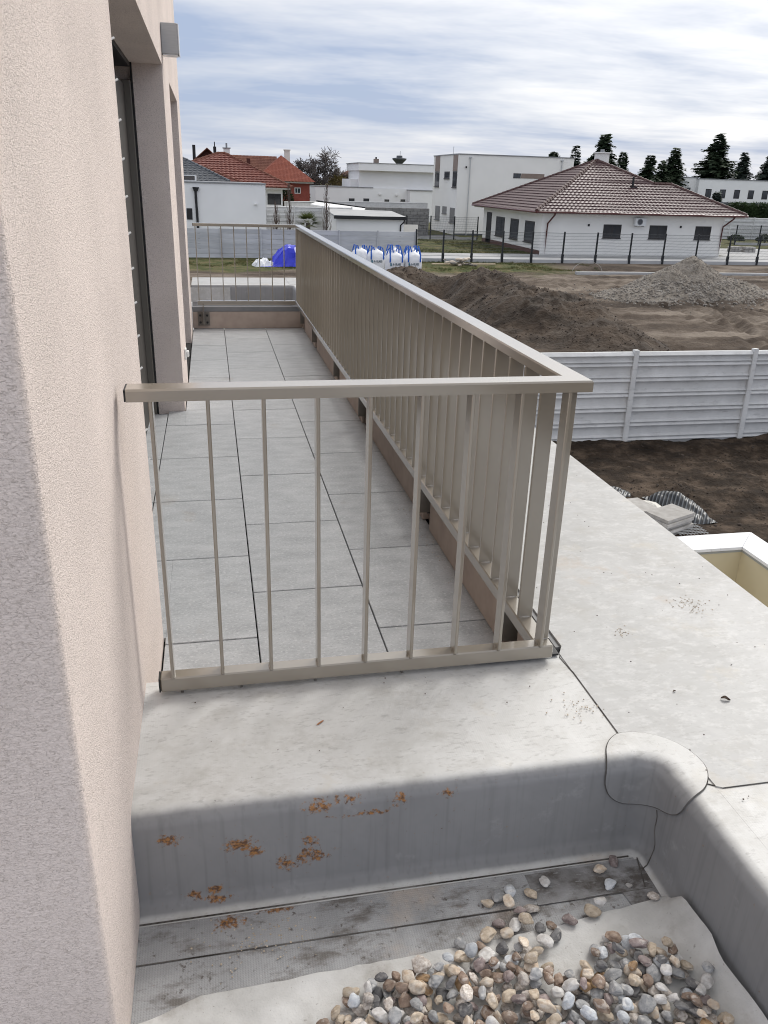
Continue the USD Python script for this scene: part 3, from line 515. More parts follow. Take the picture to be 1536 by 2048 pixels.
# ------------------------------------------------------------------ roof membrane
rf = '/World/roof_membrane'
UsdGeom.Xform.Define(stage, rf); meta(stage.GetPrimAtPath(rf), kind='structure'); LOC[rf] = np.zeros(3)
KZ, FZ = 0.2, -0.04
CX, CY, RC = 0.90, 1.283, 0.05
def profile():
    p = [(0.075, KZ), (0.034, KZ)]
    for a in np.linspace(0, 90, 9)[1:]: p.append((0.034 - 0.034 * math.sin(math.radians(a)), KZ - 0.034 + 0.034 * math.cos(math.radians(a))))
    p += [(-0.002, 0.12), (-0.004, 0.06), (-0.006, 0.0)]
    for a in np.linspace(0, 90, 6)[1:]: p.append((-0.006 - 0.03 * (1 - math.cos(math.radians(a))), -0.0 - 0.038 * math.sin(math.radians(a))))
    p += [(-0.044, -0.0395)]
    return np.array(p)
PROF = profile()
_pl = np.concatenate([[0], np.cumsum(np.linalg.norm(np.diff(PROF, axis=0), axis=1))])
_edge = _pl[6]
def prof_at(t, lift=0.0):
    """t: metres along the profile from the top edge, positive outwards on the flat top"""
    s = _edge - np.asarray(t, float)
    o = np.where(s < 0, PROF[0, 0] - s, np.interp(s, _pl, PROF[:, 0])); z = np.interp(np.clip(s, 0, None), _pl, PROF[:, 1])
    e = 0.003
    def q(ss): return np.where(ss < 0, PROF[0, 0] - ss, np.interp(ss, _pl, PROF[:, 0])), np.interp(np.clip(ss, 0, None), _pl, PROF[:, 1])
    o1, z1 = q(s - e); o2, z2 = q(s + e)
    do, dz = o2 - o1, z2 - z1; n = np.hypot(do, dz) + 1e-9
    no, nz = dz / n, -do / n                   # points into the pit / up
    return o + lift * no, z + lift * nz
ARC = RC * PI / 2
def path_at(s, o):
    """s along the pit edge (0 at the middle of the corner; negative along the front kerb), o outwards"""
    s = np.asarray(s, float); o = np.asarray(o, float)
    x = np.empty_like(s); y = np.empty_like(s)
    a = s < -ARC / 2; c = s > ARC / 2; b = ~(a | c)
    x[a] = CX - RC + (s[a] + ARC / 2); y[a] = CY + o[a]
    th = PI / 2 - (s[b] + ARC / 2) / RC
    x[b] = CX - RC + (RC + o[b]) * np.cos(th); y[b] = CY - RC + (RC + o[b]) * np.sin(th)
    x[c] = CX + o[c]; y[c] = CY - RC - (s[c] - ARC / 2)
    return x, y
def sweep(s0, s1, p0, p1, lift=0.0, dy=0.0, wob=0.003):
    ss = np.unique(np.concatenate([np.arange(s0, min(-ARC / 2, s1), 0.03), np.linspace(max(s0, -ARC / 2), min(ARC / 2, s1), 9), np.arange(max(ARC / 2, s0), s1, 0.03), [s1]]))
    P = PROF[p0:p1]
    V = []
    for o, z in P:
        x, y = path_at(ss, np.full_like(ss, o))
        w = wob * (meshkit.fbm(np.stack([ss * 6, np.full_like(ss, z * 9), np.full_like(ss, o * 9)], -1), 3, 4) - 0.5) * (0 if z > KZ - 1e-4 else 1)
        x2, y2 = path_at(ss, np.full_like(ss, o) + w)
        V.append(np.stack([x2, y2 + dy, np.full_like(ss, z)], 1))
    n = len(ss); V = np.concatenate(V)
    i = np.arange(len(P) * n).reshape(len(P), n)
    f = np.stack([i[:-1, :-1].ravel(), i[1:, :-1].ravel(), i[1:, 1:].ravel(), i[:-1, 1:].ravel()], 1)
    return V, f
SW0, SW1 = -(CX - RC - (-0.24)) - ARC / 2, 2.6
for dy, s1 in ((0.0, SW1), (8.4, 1.2)):
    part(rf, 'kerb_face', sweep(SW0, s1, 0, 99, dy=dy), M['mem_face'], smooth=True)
def pit(y0, dy):
    c = CY + dy - RC
    return unary_union([sbox(-9, y0, CX - RC, CY + dy), sbox(-9, y0, CX, c), Point(CX - RC, c).buffer(RC, quad_segs=24)])
PIT = pit(-9, 0).buffer(0.0745, quad_segs=24)
PIT2 = pit(8.43, 8.4)
PIT2b = unary_union([sbox(-9, 8.43, CX + 0.0745, c9 := CY + 8.4 - RC), pit(8.43, 8.4).buffer(0.0745, quad_segs=24).intersection(sbox(-9, 8.43, 9, 99))])
recess = sbox(-9, 1.745, 0.872, 7.99)
SEAMX = 0.853
full = sbox(-0.24, -2.0, 1.575, 10.40).difference(unary_union([PIT, PIT2b, recess]))
front = full.intersection(sbox(-9, -9, SEAMX - 0.0015, 1.745))
rear = full.intersection(Polygon([(SEAMX, 1.345), (SEAMX, 1.62), (0.845, 1.70), (0.872, 1.745), (0.872, 9), (0.5, 9), (-1, 9), (-1, 11), (9, 11), (9, 1.165), (1.093, 1.169), (0.986, 1.169), (0.93, 1.20), (0.86, 1.29)])).difference(front)
rfront = full.intersection(sbox(-9, -9, 9, 1.3)).difference(unary_union([front, rear]))
fart = rear.intersection(sbox(-9, 7.9, 9, 12)); rear = rear.difference(sbox(-9, 7.9, 0.872, 12))
part(rf, 'membrane_sheet', prism(front, 0.188, KZ + 0.0001), M['mem_top'])
part(rf, 'membrane_sheet', prism(rear, 0.1885, KZ + 0.003), M['mem_top_b'])
part(rf, 'membrane_sheet', prism(rfront, 0.188, KZ + 0.0002), M['mem_top'])
part(rf, 'membrane_sheet', prism(fart.intersection(sbox(-9, 0, 0.872, 99)), 0.188, KZ + 0.0008), M['mem_top_b'])
part(rf, 'pit_floor', B(-3.5, CX - 0.03, -3.0, CY - 0.02, -0.065, -0.0425), M['mem_floor'])
part(rf, 'pit_floor', B(-3.5, CX, 8.44, CY + 8.39, -0.065, -0.0425), M['mem_floor'])
part(rf, 'membrane_patch', CB(-0.3, 0.19, CY + 8.392, CY + 8.397, 0.01, 0.17, 0.001), M['mem_top_b'])
# rounded patch welded over the corner
R_, T_ = np.meshgrid(np.linspace(0, 1, 14), np.linspace(0, 2 * PI, 73)[:-1], indexing='ij')
wobr = 1 + 0.07 * np.sin(2 * T_ + 0.6) + 0.05 * np.sin(3 * T_ + 1.9)
S = R_ * np.cos(T_) * 0.105 * wobr; Tt = R_ * np.sin(T_) * 0.100 * wobr - 0.004
def corner(S, T, lift):
    o, z = prof_at(T, lift); x, y = path_at(S, o); return np.stack([x.ravel(), y.ravel(), z.ravel()], 1)
def corner_patch():
    lift = np.where(R_ > 0.999, 0.0, np.where(R_ > 0.97, 0.0034, 0.0038))
    lift = lift + 0.0006 * np.sin(3 * np.arctan2(Tt + 0.02, S) * 2) * np.exp(-((R_ - 0.4) / 0.3) ** 2)
    R2 = np.vstack([R_, R_[-1:]]); lift = np.vstack([np.where(R_ > 0.999, 0.0038, lift), np.zeros((1, 72))])
    V = corner(np.vstack([S, S[-1:]]), np.vstack([Tt, Tt[-1:]]), lift)
    n = 72; m = len(R2); i = np.arange(m * n).reshape(m, n); j = np.roll(i, -1, 1)
    return V, np.stack([i[:-1].ravel(), j[:-1].ravel(), j[1:].ravel(), i[1:].ravel()], 1)[:, ::-1]
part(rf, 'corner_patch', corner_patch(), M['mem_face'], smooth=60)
ths = np.linspace(0, 2 * PI, 73)
rim = corner(np.array([1.012 * math.cos(t) * 0.105 * (1 + 0.07 * math.sin(2 * t + 0.6) + 0.05 * math.sin(3 * t + 1.9)) for t in ths]), np.array([1.012 * math.sin(t) * 0.100 * (1 + 0.07 * math.sin(2 * t + 0.6) + 0.05 * math.sin(3 * t + 1.9)) - 0.004 for t in ths]), np.full(73, 0.0026))
part(rf, 'seam', tube(rim, 0.0005 + 0.0006 * np.abs(np.sin(ths * 1.3 + 1.0)), 6), M['seam'])
def seam(pts, r=0.0010): part(rf, 'seam', tube(np.array(pts), r, 6), M['seam'])
seam([(0.872, 1.745, KZ + .0012), (0.8455, 1.695, KZ + .0012), (SEAMX - .0012, 1.62, KZ + .0012), (SEAMX - .0012, 1.352, KZ + .0012)])
seam([(0.962, 1.186, KZ + .001), (0.988, 1.1685, KZ + .0012), (1.09, 1.1685, KZ + .0012), (1.574, 1.1645, KZ + .0012)], 0.0012)
dn = corner(np.linspace(0.030, 0.062, 12) + 0.003 * np.sin(np.arange(12) * 1.3), np.linspace(-0.095, -0.238, 12), np.full(12, 0.001))
seam(dn, 0.0012)
# flaps welded along the foot of the kerb
part(rf, 'membrane_strip', CB(-0.215, 0.86, 1.157, 1.243, -0.0424, -0.0380, 0.001), M['mem_floor'])
part(rf, 'membrane_strip', CB(-0.215, 0.80, 1.03, 1.1555, -0.0424, -0.0402, 0.001), M['mem_floor'])
part(rf, 'membrane_strip', prism(Polygon([(0.60, 1.155), (0.60, 1.235), (0.885, 1.235), (0.90, 1.10), (0.80, 1.09), (0.79, 1.155)]), -0.0424, -0.0372), M['mem_wet'])
seam([(-0.215, 1.1565, -0.0395), (0.3, 1.1558, -0.0395), (0.86, 1.156, -0.038)], 0.0014)
seam([(-0.215, 1.247, -0.038), (0.2, 1.2475, -0.0385), (0.85, 1.2465, -0.038)], 0.002)
seam([(0.845, 1.16, -0.037), (0.866, 1.237, -0.036)], 0.0016)

# fleece lying on the roof floor
def fleece():
    nu, nv = 90, 60
    u = np.linspace(0, 1, nu); v = np.linspace(0, 1, nv) ** 1.3
    tx = np.array([-0.206, -0.087, 0.02, 0.133, 0.338, 0.394, 0.47, 0.584, 0.716, 0.80, 0.872]); ty = np.array([1.03, 1.068, 1.073, 1.076, 1.084, 1.085, 1.088, 1.094, 1.11, 1.118, 1.126])
    X = np.empty((nv, nu)); Y = np.empty((nv, nu))
    for j, vv in enumerate(v):
        yy = 1.12 - vv * 1.4
        xr = np.interp(-yy, [-1.12, -1.047, -0.98, -0.93, -0.835, 0.3], [0.872, 0.880, 0.884, 0.874, 0.884, 0.884])
        X[j] = -0.206 + u * (xr + 0.206)
        t = np.interp(X[j], tx, ty) + 0.004 * (meshkit.fbm(np.stack([X[j] * 30, X[j] * 0, X[j] * 0], -1), 2, 3) - 0.5)
        Y[j] = t + (yy - 1.12)
    Z = -0.033 + 0.018 * fb(X, Y, 7, 3, 8) + 0.010 * fb(X, Y, 24, 3, 9)
    Z += 0.05 * np.clip((u[None, :] - 0.93) / 0.07, 0, 1) ** 1.6 * np.clip((1.12 - Y) / 0.04, 0.15, 1)      # turned up against the kerb
    Z += 0.03 * np.exp(-((Y - 1.0 + 0.25 * (X + 0.2)) / 0.025) ** 2) * np.clip(1 - (X + 0.2) / 0.35, 0, 1)      # a fold by the wall
    Z[0] = np.minimum(Z[0], -0.031)
    Z = np.maximum(Z, -0.0375)
    top_ = np.stack([X.ravel(), Y.ravel(), Z.ravel()], 1); bot = top_ - (0, 0, 0.0028)
    i = np.arange(nu * nv).reshape(nv, nu); o = nu * nv
    f = [np.stack([i[:-1, :-1].ravel(), i[1:, :-1].ravel(), i[1:, 1:].ravel(), i[:-1, 1:].ravel()], 1)]
    f.append(f[0][:, ::-1] + o)
    for e in (i[0], i[:, -1]):
        f.append(np.stack([e[:-1], e[1:], e[1:] + o, e[:-1] + o], 1))
    return np.vstack([top_, bot]), np.vstack(f), (X, Y, Z)
fv, ff, (FX, FY, FZZ) = fleece()
top('fleece', (fv, ff), M['fleece'], 'off white felt fleece lying under the pebbles on the roof', 'fleece', smooth=40)

# ------------------------------------------------------------------ railing
rl = thing('railing', 'beige grey metal balustrade of flat bars round the balcony', 'railing', (0.8, 1.7, 0.2))
RX0, RX1, RY0, RY1, RT0, RT1 = 0.778, 0.834, 1.676, 1.734, 0.918, 0.944
FR0, FR1 = 8.00, 8.058
def miter_rail(inner, outer, z0, z1, c=0.004):
    """rail run: plan polygon inner/outer polylines, chamfered on top"""
    a, b = np.array(inner, float), np.array(outer, float); n = len(a)
    d = (b - a); d /= np.linalg.norm(d, axis=1, keepdims=True)
    rows = [(a, z0), (b, z0), (b, z1 - c), (b - d * c, z1), (a + d * c, z1), (a, z1 - c)]
    V = np.concatenate([np.column_stack([p, np.full(n, z)]) for p, z in rows]); m = len(rows); F = []
    for r in range(m):
        for k in range(n - 1):
            p, q = r * n + k, ((r + 1) % m) * n + k
            F += [(p, p + 1, q + 1), (p, q + 1, q)]
    for k in (0, n - 1):
        idx = [r * n + k for r in range(m)]
        for t in range(1, m - 1): F.append((idx[0], idx[t], idx[t + 1]))
    t = trimesh.Trimesh(V, F, process=False); t.fix_normals(); return t
xl = -0.185
part(rl, 'top_rail', miter_rail([(xl, RY1), (RX0, RY1)], [(xl, RY0), (RX1, RY0)], RT0, RT1), M['rail'])
part(rl, 'top_rail', miter_rail([(RX0, RY1), (RX0, FR0)], [(RX1, RY0), (RX1, FR1)], RT0, RT1), M['rail'])
part(rl, 'top_rail', miter_rail([(RX0, FR0), (xl + 0.03, FR0)], [(RX1, FR1), (xl + 0.03, FR1)], RT0, RT1), M['rail'])
BX0, BX1, BZ0, BZ1 = 0.7735, 0.8175, 0.212, 0.250
part(rl, 'bottom_rail', CB(-0.168, BX1, 1.679, 1.717, BZ0, BZ1, 0.003), M['rail'])
part(rl, 'bottom_rail', CB(BX0, BX1 - 0.001, 1.7175, 8.008, BZ0, BZ1, 0.003), M['rail'])
part(rl, 'bottom_rail', CB(-0.15, BX0 - 0.001, 8.004, 8.044, BZ0, BZ1, 0.003), M['rail'])
part(rl, 'end_cap', B(xl - 0.004, xl - 0.0005, RY0 + .001, RY1 - .001, RT0 + .001, RT1 - .001), M['black'])
part(rl, 'end_cap', B(-0.172, -0.1685, 1.680, 1.716, BZ0 + .001, BZ1 - .001), M['black'])
part(rl, 'end_cap', B(xl + 0.026, xl + 0.0295, FR0 + .001, FR1 - .001, RT0 + .001, RT1 - .001), M['black'])
def weld(x, y, z, ax):
    m = trimesh.creation.icosphere(subdivisions=1, radius=1.0); m.apply_scale((0.006, 0.02, 0.004) if ax == 'x' else (0.02, 0.006, 0.004)); m.apply_translation((x, y, z)); return m
for k in range(9):
    x = -0.138 + 0.1152 * k
    if k == 8: x = 0.782
    part(rl, 'baluster', cat_([CB(x - 0.004, x + 0.004, 1.676, 1.7155, BZ1, RT0 + 0.001, 0.0015), weld(x, 1.696, BZ1, 'x')]), M['rail'])
part(rl, 'corner_post', cat_([CB(0.788, 0.8155, 1.7135, 1.7215, BZ1, RT0 + 0.001, 0.0015), weld(0.80, 1.7175, BZ1, 'y')]), M['rail'])
y = 1.836
while y < 7.97:
    part(rl, 'baluster', cat_([CB(0.7745, 0.8165, y - 0.004, y + 0.004, BZ1, RT0 + 0.001, 0.0015), weld(0.795, y - 0.001, BZ1, 'y')]), M['rail'])
    y += 0.1152
for k in range(9):
    x = -0.135 + 0.1152 * k
    part(rl, 'baluster', CB(x - 0.004, x + 0.004, 8.008, 8.043, BZ1, RT0 + 0.001, 0.0015), M['rail'])
for y in BRY:
    br = part(rl, 'bracket', cat_([B(0.861, 0.869, y - 0.05, y + 0.05, 0.02, 0.150), B(0.80, 0.8605, y - 0.005, y + 0.005, 0.06, 0.211)]), M['steel'])
    for dy, z in ((-0.028, 0.05), (-0.028, 0.115), (0.028, 0.05), (0.028, 0.115)):
        c = trimesh.creation.cylinder(0.010, 0.014, sections=6); c.apply_transform(trimesh.transformations.rotation_matrix(PI / 2, (0, 1, 0))); c.apply_translation((0.853, y + dy, z)); part(br, 'bolt', c, M['black'])
for x in (-0.10,):
    br = part(rl, 'bracket', cat_([B(x - 0.055, x + 0.055, 7.948, 7.956, 0.03, 0.155), B(x - 0.006, x + 0.006, 7.90, 7.9475, 0.05, 0.2), B(x - 0.006, x + 0.006, 7.90, 8.02, 0.2, 0.2118)]), M['steel'])
    for dx, z in ((-0.032, 0.06), (-0.032, 0.125), (0.032, 0.06), (0.032, 0.125)):
        c = trimesh.creation.cylinder(0.011, 0.014, sections=6); c.apply_transform(trimesh.transformations.rotation_matrix(PI / 2, (1, 0, 0))); c.apply_translation((x + dx, 7.941, z)); part(br, 'bolt', c, M['black'])
for x in (-0.12, 0.02, 0.2, 0.42):
    part(rl, 'foot', B(x - 0.003, x + 0.003, 1.69, 1.70, 0.2002, BZ0), M['steel'])
part(rl, 'shim_plate', CB(0.62, 0.845, 1.70, 1.742, 0.2035, 0.2095, 0.001), M['black'])

# ------------------------------------------------------------------ pebbles
GRES = 0.002
HX0, HY0, HNX, HNY = -0.25, 0.25, 600, 520
hm = np.full((HNY, HNX), -0.0385)
_gx = HX0 + (np.arange(HNX) + 0.5) * GRES; _gy = HY0 + (np.arange(HNY) + 0.5) * GRES
from scipy.interpolate import griddata
gxx, gyy = np.meshgrid(_gx, _gy)
fl = griddata(np.stack([FX.ravel(), FY.ravel()], 1), FZZ.ravel(), (gxx, gyy), method='linear', fill_value=np.nan)
hm = np.where(np.isnan(fl), -0.0385, fl)
hm[(gyy > 1.157)] = -0.0375
owner = np.full(hm.shape, -1, int)
PEB = []
ICO = trimesh.creation.icosphere(subdivisions=3, radius=1.0)
def pebble_mesh(a, b, c, seed):
    m = ICO
    v = np.array(m.vertices)
    d = 1 + 0.95 * (meshkit.fbm(v * 0.95 + seed * 3.17, 2, seed) - 0.5) + 0.14 * (meshkit.fbm(v * 3.1 + seed, 2, seed + 1) - 0.5)
    v = v * d[:, None]
    pr = np.random.default_rng(seed)
    for _ in range(pr.integers(3, 8)):                       # worn flat facets
        q = pr.normal(size=3); q /= np.linalg.norm(q); o = np.maximum(0, v @ q - pr.uniform(0.62, 0.92)); v = v - np.outer(o * pr.uniform(0.7, 0.95), q)
    v = v * (a, b, c)
    return v, m.faces
def rotm(yaw, tx, ty):
    R = trimesh.transformations.euler_matrix(tx, ty, yaw, 'sxyz')[:3, :3]; return R
def drop(v, x, y, final):
    """rest a pebble (vertices about its centre) on the height map; returns z of centre"""
    i0, i1 = int((x + v[:, 0].min() - HX0) / GRES), int((x + v[:, 0].max() - HX0) / GRES) + 1
    j0, j1 = int((y + v[:, 1].min() - HY0) / GRES), int((y + v[:, 1].max() - HY0) / GRES) + 1
    if i0 < 0 or j0 < 0 or i1 >= HNX or j1 >= HNY: return None
    A, Bx = np.abs(v[:, 0]).max(), np.abs(v[:, 1]).max()
    lo, hi = -v[:, 2].min(), v[:, 2].max()
    px, py = np.meshgrid((_gx[i0:i1] - x) / A, (_gy[j0:j1] - y) / Bx)
    # bounding ellipse of the footprint, rotated with the pebble
    cxy = np.cov(v[:, 0], v[:, 1]); w, e = np.linalg.eigh(cxy)
    dx, dy = _gx[i0:i1][None, :] - x, _gy[j0:j1][:, None] - y
    q1 = (dx * e[0, 0] + dy * e[1, 0]) / np.abs(v[:, :2] @ e[:, 0]).max(); q2 = (dx * e[0, 1] + dy * e[1, 1]) / np.abs(v[:, :2] @ e[:, 1]).max()
    r2 = q1 ** 2 + q2 ** 2; ins = r2 < 0.96
    s = np.sqrt(np.maximum(1 - r2, 0))
    z = np.where(ins, hm[j0:j1, i0:i1] + lo * s, -9).max() - 0.0012
    if final is not None:
        t = z + hi * s
        sub = hm[j0:j1, i0:i1]; up = ins & (t > sub)
        sub[up] = t[up]; owner[j0:j1, i0:i1][up] = final
    return z
KINDS = ['white'] * 15 + ['grey'] * 17 + ['dark'] * 8 + ['tan'] * 15 + ['ochre'] * 5 + ['brown'] * 11 + ['mauve'] * 10 + ['cream'] * 13 + ['bluish'] * 8 + ['speckled'] * 9
def new_pebble(seed, a=None, kind=None, flat=1.0):
    a = a or rng.choice([rng.uniform(0.0095, 0.0145), rng.uniform(0.011, 0.0175)]); b = a * rng.uniform(0.62, 0.9); c = a * rng.uniform(0.42, 0.62)
    v, f = pebble_mesh(a, b, c, seed)
    return v @ rotm(rng.uniform(0, 2 * PI), rng.gauss(0, 0.22) * flat, rng.gauss(0, 0.22) * flat).T, f, kind or rng.choice(KINDS), (a, b, c)
heap = Polygon([(0.0, 0.70), (0.07, 0.86), (0.115, 0.955), (0.18, 1.02), (0.26, 1.036), (0.336, 1.042), (0.40, 1.05), (0.439, 1.056), (0.50, 1.066), (0.545, 1.048), (0.56, 1.008), (0.60, 0.99), (0.646, 1.0), (0.661, 1.026), (0.713, 1.05), (0.764, 1.03), (0.817, 0.99), (0.85, 0.95), (0.855, 0.90), (0.862, 0.825), (0.862, 0.70)])
STRAY = [(0.806, 1.234, 'mauve', .0165, 'large grey brown pebble in the roof corner beside the kerb'), (0.766, 1.216, 'cream', .0155, 'flat beige pebble next to the large one in the roof corner'), (0.634, 1.205, 'white', .0135, 'pale angular pebble lying alone on the membrane strip'), (0.771, 1.178, 'bluish', .015, 'flat blue grey pebble on the muddy membrane near the corner'),
         (0.812, 1.168, 'white', .0075, 'tiny white pebble on the muddy membrane near the corner'), (0.496, 1.172, 'tan', .0125, 'round tan pebble at the left of a small group on the membrane'), (0.521, 1.186, 'grey', .016, 'pale grey veined pebble at the back of a small group on the membrane'), (0.549, 1.190, 'bluish', .0155, 'bluish white upright pebble at the back of the small group'), (0.535, 1.163, 'cream', .0155, 'cream angular pebble at the front of the small group on the membrane'),
         (0.592, 1.180, 'tan', .0155, 'tan lumpy pebble to the right of the small group on the membrane'), (0.580, 1.147, 'speckled', .0165, 'speckled brown pebble across the membrane edge by the small group'), (0.553, 1.142, 'mauve', .0125, 'dark mauve round pebble at the membrane edge'), (0.502, 1.122, 'mauve', .0145, 'dark purple brown pebble just below the membrane edge'), (0.533, 1.110, 'white', .0165, 'smooth white oval pebble below the membrane edge'),
         (0.505, 1.093, 'cream', .015, 'cream rounded pebble in front of the purple one'), (0.556, 1.112, 'tan', .0155, 'tan pebble with a dark hollow beside the smooth white oval'), (0.469, 1.096, 'tan', .0185, 'large mottled tan pebble at the upper tip of the heap'), (0.447, 1.074, 'brown', .014, 'angular brown pebble at the fleece edge near the upper tip of the heap'), (0.409, 1.088, 'grey', .0135, 'shiny grey pebble alone at the fleece edge'), (0.402, 1.060, 'cream', .0135, 'cream square pebble in front of the shiny grey one'),
         (0.578, 1.093, 'dark', .013, 'small dark grey pebble at the fleece edge'), (0.604, 1.096, 'brown', .0115, 'small red brown pebble at the fleece edge'), (0.645, 1.101, 'mauve', .0145, 'pinkish brown pebble half under the fleece edge'), (0.700, 1.113, 'tan', .016, 'tan pebble leaning on the fleece edge near the corner'), (0.722, 1.126, 'white', .014, 'white sharp pebble on the muddy membrane at the fleece edge'), (0.843, 1.124, 'speckled', .0145, 'speckled pebble beside the upturned fleece corner'),
         (0.600, 1.068, 'dark', .0165, 'dark grey wedge shaped pebble alone on the fleece'), (0.572, 1.055, 'white', .0165, 'white veined pebble at the right tip of the heap')]
seed = 100
for x, y_, k, a, lab in STRAY:
    v, f, kk, abc = new_pebble(seed, a, k, 0.3); z = drop(v, x, y_, len(PEB)); PEB.append((v + (x, y_, z), f, kk, abc, lab)); seed += 1
minx, miny, maxx, maxy = heap.bounds
from shapely.prepared import prep
hp = prep(heap)
n_try = 0
while len(PEB) < 860 and n_try < 9000:
    n_try += 1
    v, f, kk, abc = new_pebble(seed); seed += 1
    best = None
    for _ in range(7):
        x, y_ = rng.uniform(minx, maxx), rng.uniform(miny, maxy)
        if not hp.contains(Point(x, y_)): continue
        z = drop(v, x, y_, None)
        if z is None: continue
        edge = heap.exterior.distance(Point(x, y_))
        key = z + 0.012 * max(0, 0.05 - edge) / 0.05
        if best is None or key < best[0]: best = (key, x, y_, z)
    if best is None: continue
    _, x, y_, z = best
    if z > 0.016: continue
    drop(v, x, y_, len(PEB)); PEB.append((v + (x, y_, z), f, kk, abc, None))
vis = (np.bincount(owner[owner >= 0], minlength=len(PEB))).astype(float)
for i, p in enumerate(PEB):                                     # what the picture shows: near the top of the heap and inside the frame
    c = p[0].mean(0); d = c - (0, 0, CAM_H)
    sxp = 0.5 + (d @ np.array(_r)) / (d @ np.array(_w)) * 1619.866 / 1536; syp = 0.5 - (d @ np.array(_u)) / (d @ np.array(_w)) * 1619.866 / 2048
    if not (-0.02 < sxp < 1.02 and syp < 1.012): vis[i] *= 0.0
order = np.argsort(-vis); pick = set(order[:300].tolist()) | set(range(len(STRAY))); pick = {i for i in pick if vis[i] > 12 or i < len(STRAY)}
ZONES = [(0.30, 'left end of the heap'), (0.50, 'left middle of the heap'), (0.68, 'right middle of the heap'), (9, 'right end of the heap')]
ADJ = {'white': 'white', 'grey': 'grey', 'dark': 'dark grey', 'tan': 'tan', 'ochre': 'orange brown', 'brown': 'brown', 'mauve': 'purplish brown', 'cream': 'cream', 'bluish': 'bluish white', 'speckled': 'speckled'}
def pebble_class(v, kk, abc):
    c = v.mean(0); zone = next(z for lim, z in ZONES if c[0] < lim); row = 'upper' if c[1] > 0.965 else 'lower'
    shape = 'small' if abc[0] < 0.0118 else ('long' if abc[1] / abc[0] < 0.74 else ('large' if abc[0] > 0.0148 else 'rounded'))
    return shape, ADJ[kk], row, zone
classes = {}
for i in sorted(pick, key=lambda i: PEB[i][0].mean(0)[0]):
    if PEB[i][4] is None: classes.setdefault(pebble_class(PEB[i][0], PEB[i][2], PEB[i][3]), []).append(i)
ORD = ['leftmost', 'second from left', 'third from left', 'fourth from left', 'fifth from left', 'sixth from left', 'seventh from left', 'eighth from left', 'ninth from left', 'tenth from left']
hidden = []
for i, (v, f, kk, abc, lab) in enumerate(PEB):
    if i in pick:
        c = v.mean(0); grp = 'loose pebbles lying apart from the heap'
        if lab is None:
            shape, colour, row, zone = key = pebble_class(v, kk, abc); same = classes[key]
            grp = 'pebbles in the heap on the roof'
            lab = f'{shape} {colour} pebble in the {row} {zone}' if len(same) == 1 else f'{ORD[min(same.index(i), 9)]} of the {shape} {colour} pebbles, {row} {zone}'
        p = '/World/' + numbered('/World', 'pebble')
        m = usdkit.mesh(stage, p, (v - c, f), M['peb_' + kk], True)
        UsdGeom.Xformable(m).AddTranslateOp().Set(Gf.Vec3d(*map(float, c)))
        meta(m.GetPrim(), lab, 'pebble', grp)
    else: hidden.append((v, f))
top('gravel', cat_([trimesh.Trimesh(v, f, process=False) for v, f in hidden]), M['peb_speckled'], 'mixed gravel pebbles buried under and behind the visible ones', 'gravel', kind='stuff', smooth=True)

# litter on the membrane
def curl(x, y_, z, L, W, yaw, amp, seed):
    u = np.linspace(-1, 1, 9); w = np.linspace(-1, 1, 5)
    U, Wv = np.meshgrid(u, w); hw = W * np.maximum(0.05, 1 - np.abs(U) ** 2.2)
    X = U * L; Y = Wv * hw; Z = amp * (Wv ** 2 + 0.5 * np.sin(U * 3 + seed)) + amp * 0.6
    c, s = math.cos(yaw), math.sin(yaw)
    V = np.stack([x + c * X - s * Y, y_ + s * X + c * Y, z + np.maximum(Z, 0.0006)], -1).reshape(-1, 3); i = np.arange(45).reshape(5, 9)
    f = np.stack([i[:-1, :-1].ravel(), i[:-1, 1:].ravel(), i[1:, 1:].ravel(), i[1:, :-1].ravel()], 1)
    return V, f
top('dry_leaf', curl(1.172, 1.448, KZ + 0.0035, 0.011, 0.006, 2.6, 0.004, 1), M['leaf_dry'], 'curled dark dry leaf lying on the pale roof slab', 'leaf', smooth=True)
top('dry_leaf', curl(1.065, 1.50, KZ + 0.0035, 0.006, 0.002, 0.4, 0.002, 2), M['leaf_dry'], 'tiny dark leaf stalk left of the curled leaf on the slab', 'leaf', smooth=True)
ch = lump(5, 1, 0.3); ch.apply_scale((0.0125, 0.0028, 0.002)); ch.apply_transform(trimesh.transformations.rotation_matrix(0.7, (0, 0, 1))); ch.apply_translation((0.19, 1.52, KZ + 0.002))
top('wood_chip', ch, M['chip'], 'reddish wood chip lying on the front kerb', 'wood chip')
pts, sc = [], []
for _ in range(240):
    x, y_ = rng.uniform(-0.18, 1.55), rng.uniform(0.7, 4.0)
    if full.contains(Point(x, y_)) and not PIT.contains(Point(x, y_)): pts.append((x, y_, KZ + 0.0035)); sc.append(rng.uniform(0.0008, 0.0022))
scatter('grit', lump(9), M['leaf_dry'], pts, sc, label='dark specks of grit strewn on the roof membrane', cat='grit')
pts, sc = [], []
for cx_, cy_, rx, ry, n in ((1.346, 1.90, 0.045, 0.05, 90), (0.80, 1.48, 0.05, 0.04, 40), (1.07, 1.79, 0.02, 0.03, 25), (0.03, 1.17, 0.10, 0.05, 120), (0.80, 3.0, 0.03, 0.4, 60)):
    for _ in range(n):
        x, y_ = rng.gauss(cx_, rx * 0.6), rng.gauss(cy_, ry * 0.6); zz = KZ + 0.0035 if cy_ > 1.3 else -0.0375
        if cx_ == 0.80 and cy_ == 3.0: zz = 0.001; x = min(x, 0.83)
        pts.append((x, y_, zz)); sc.append(rng.uniform(0.0008, 0.0024))
scatter('sand_crumbs', lump(12), M['peb_tan'], pts, sc, label='sandy crumbs in small patches on membrane and tiles', cat='sand')

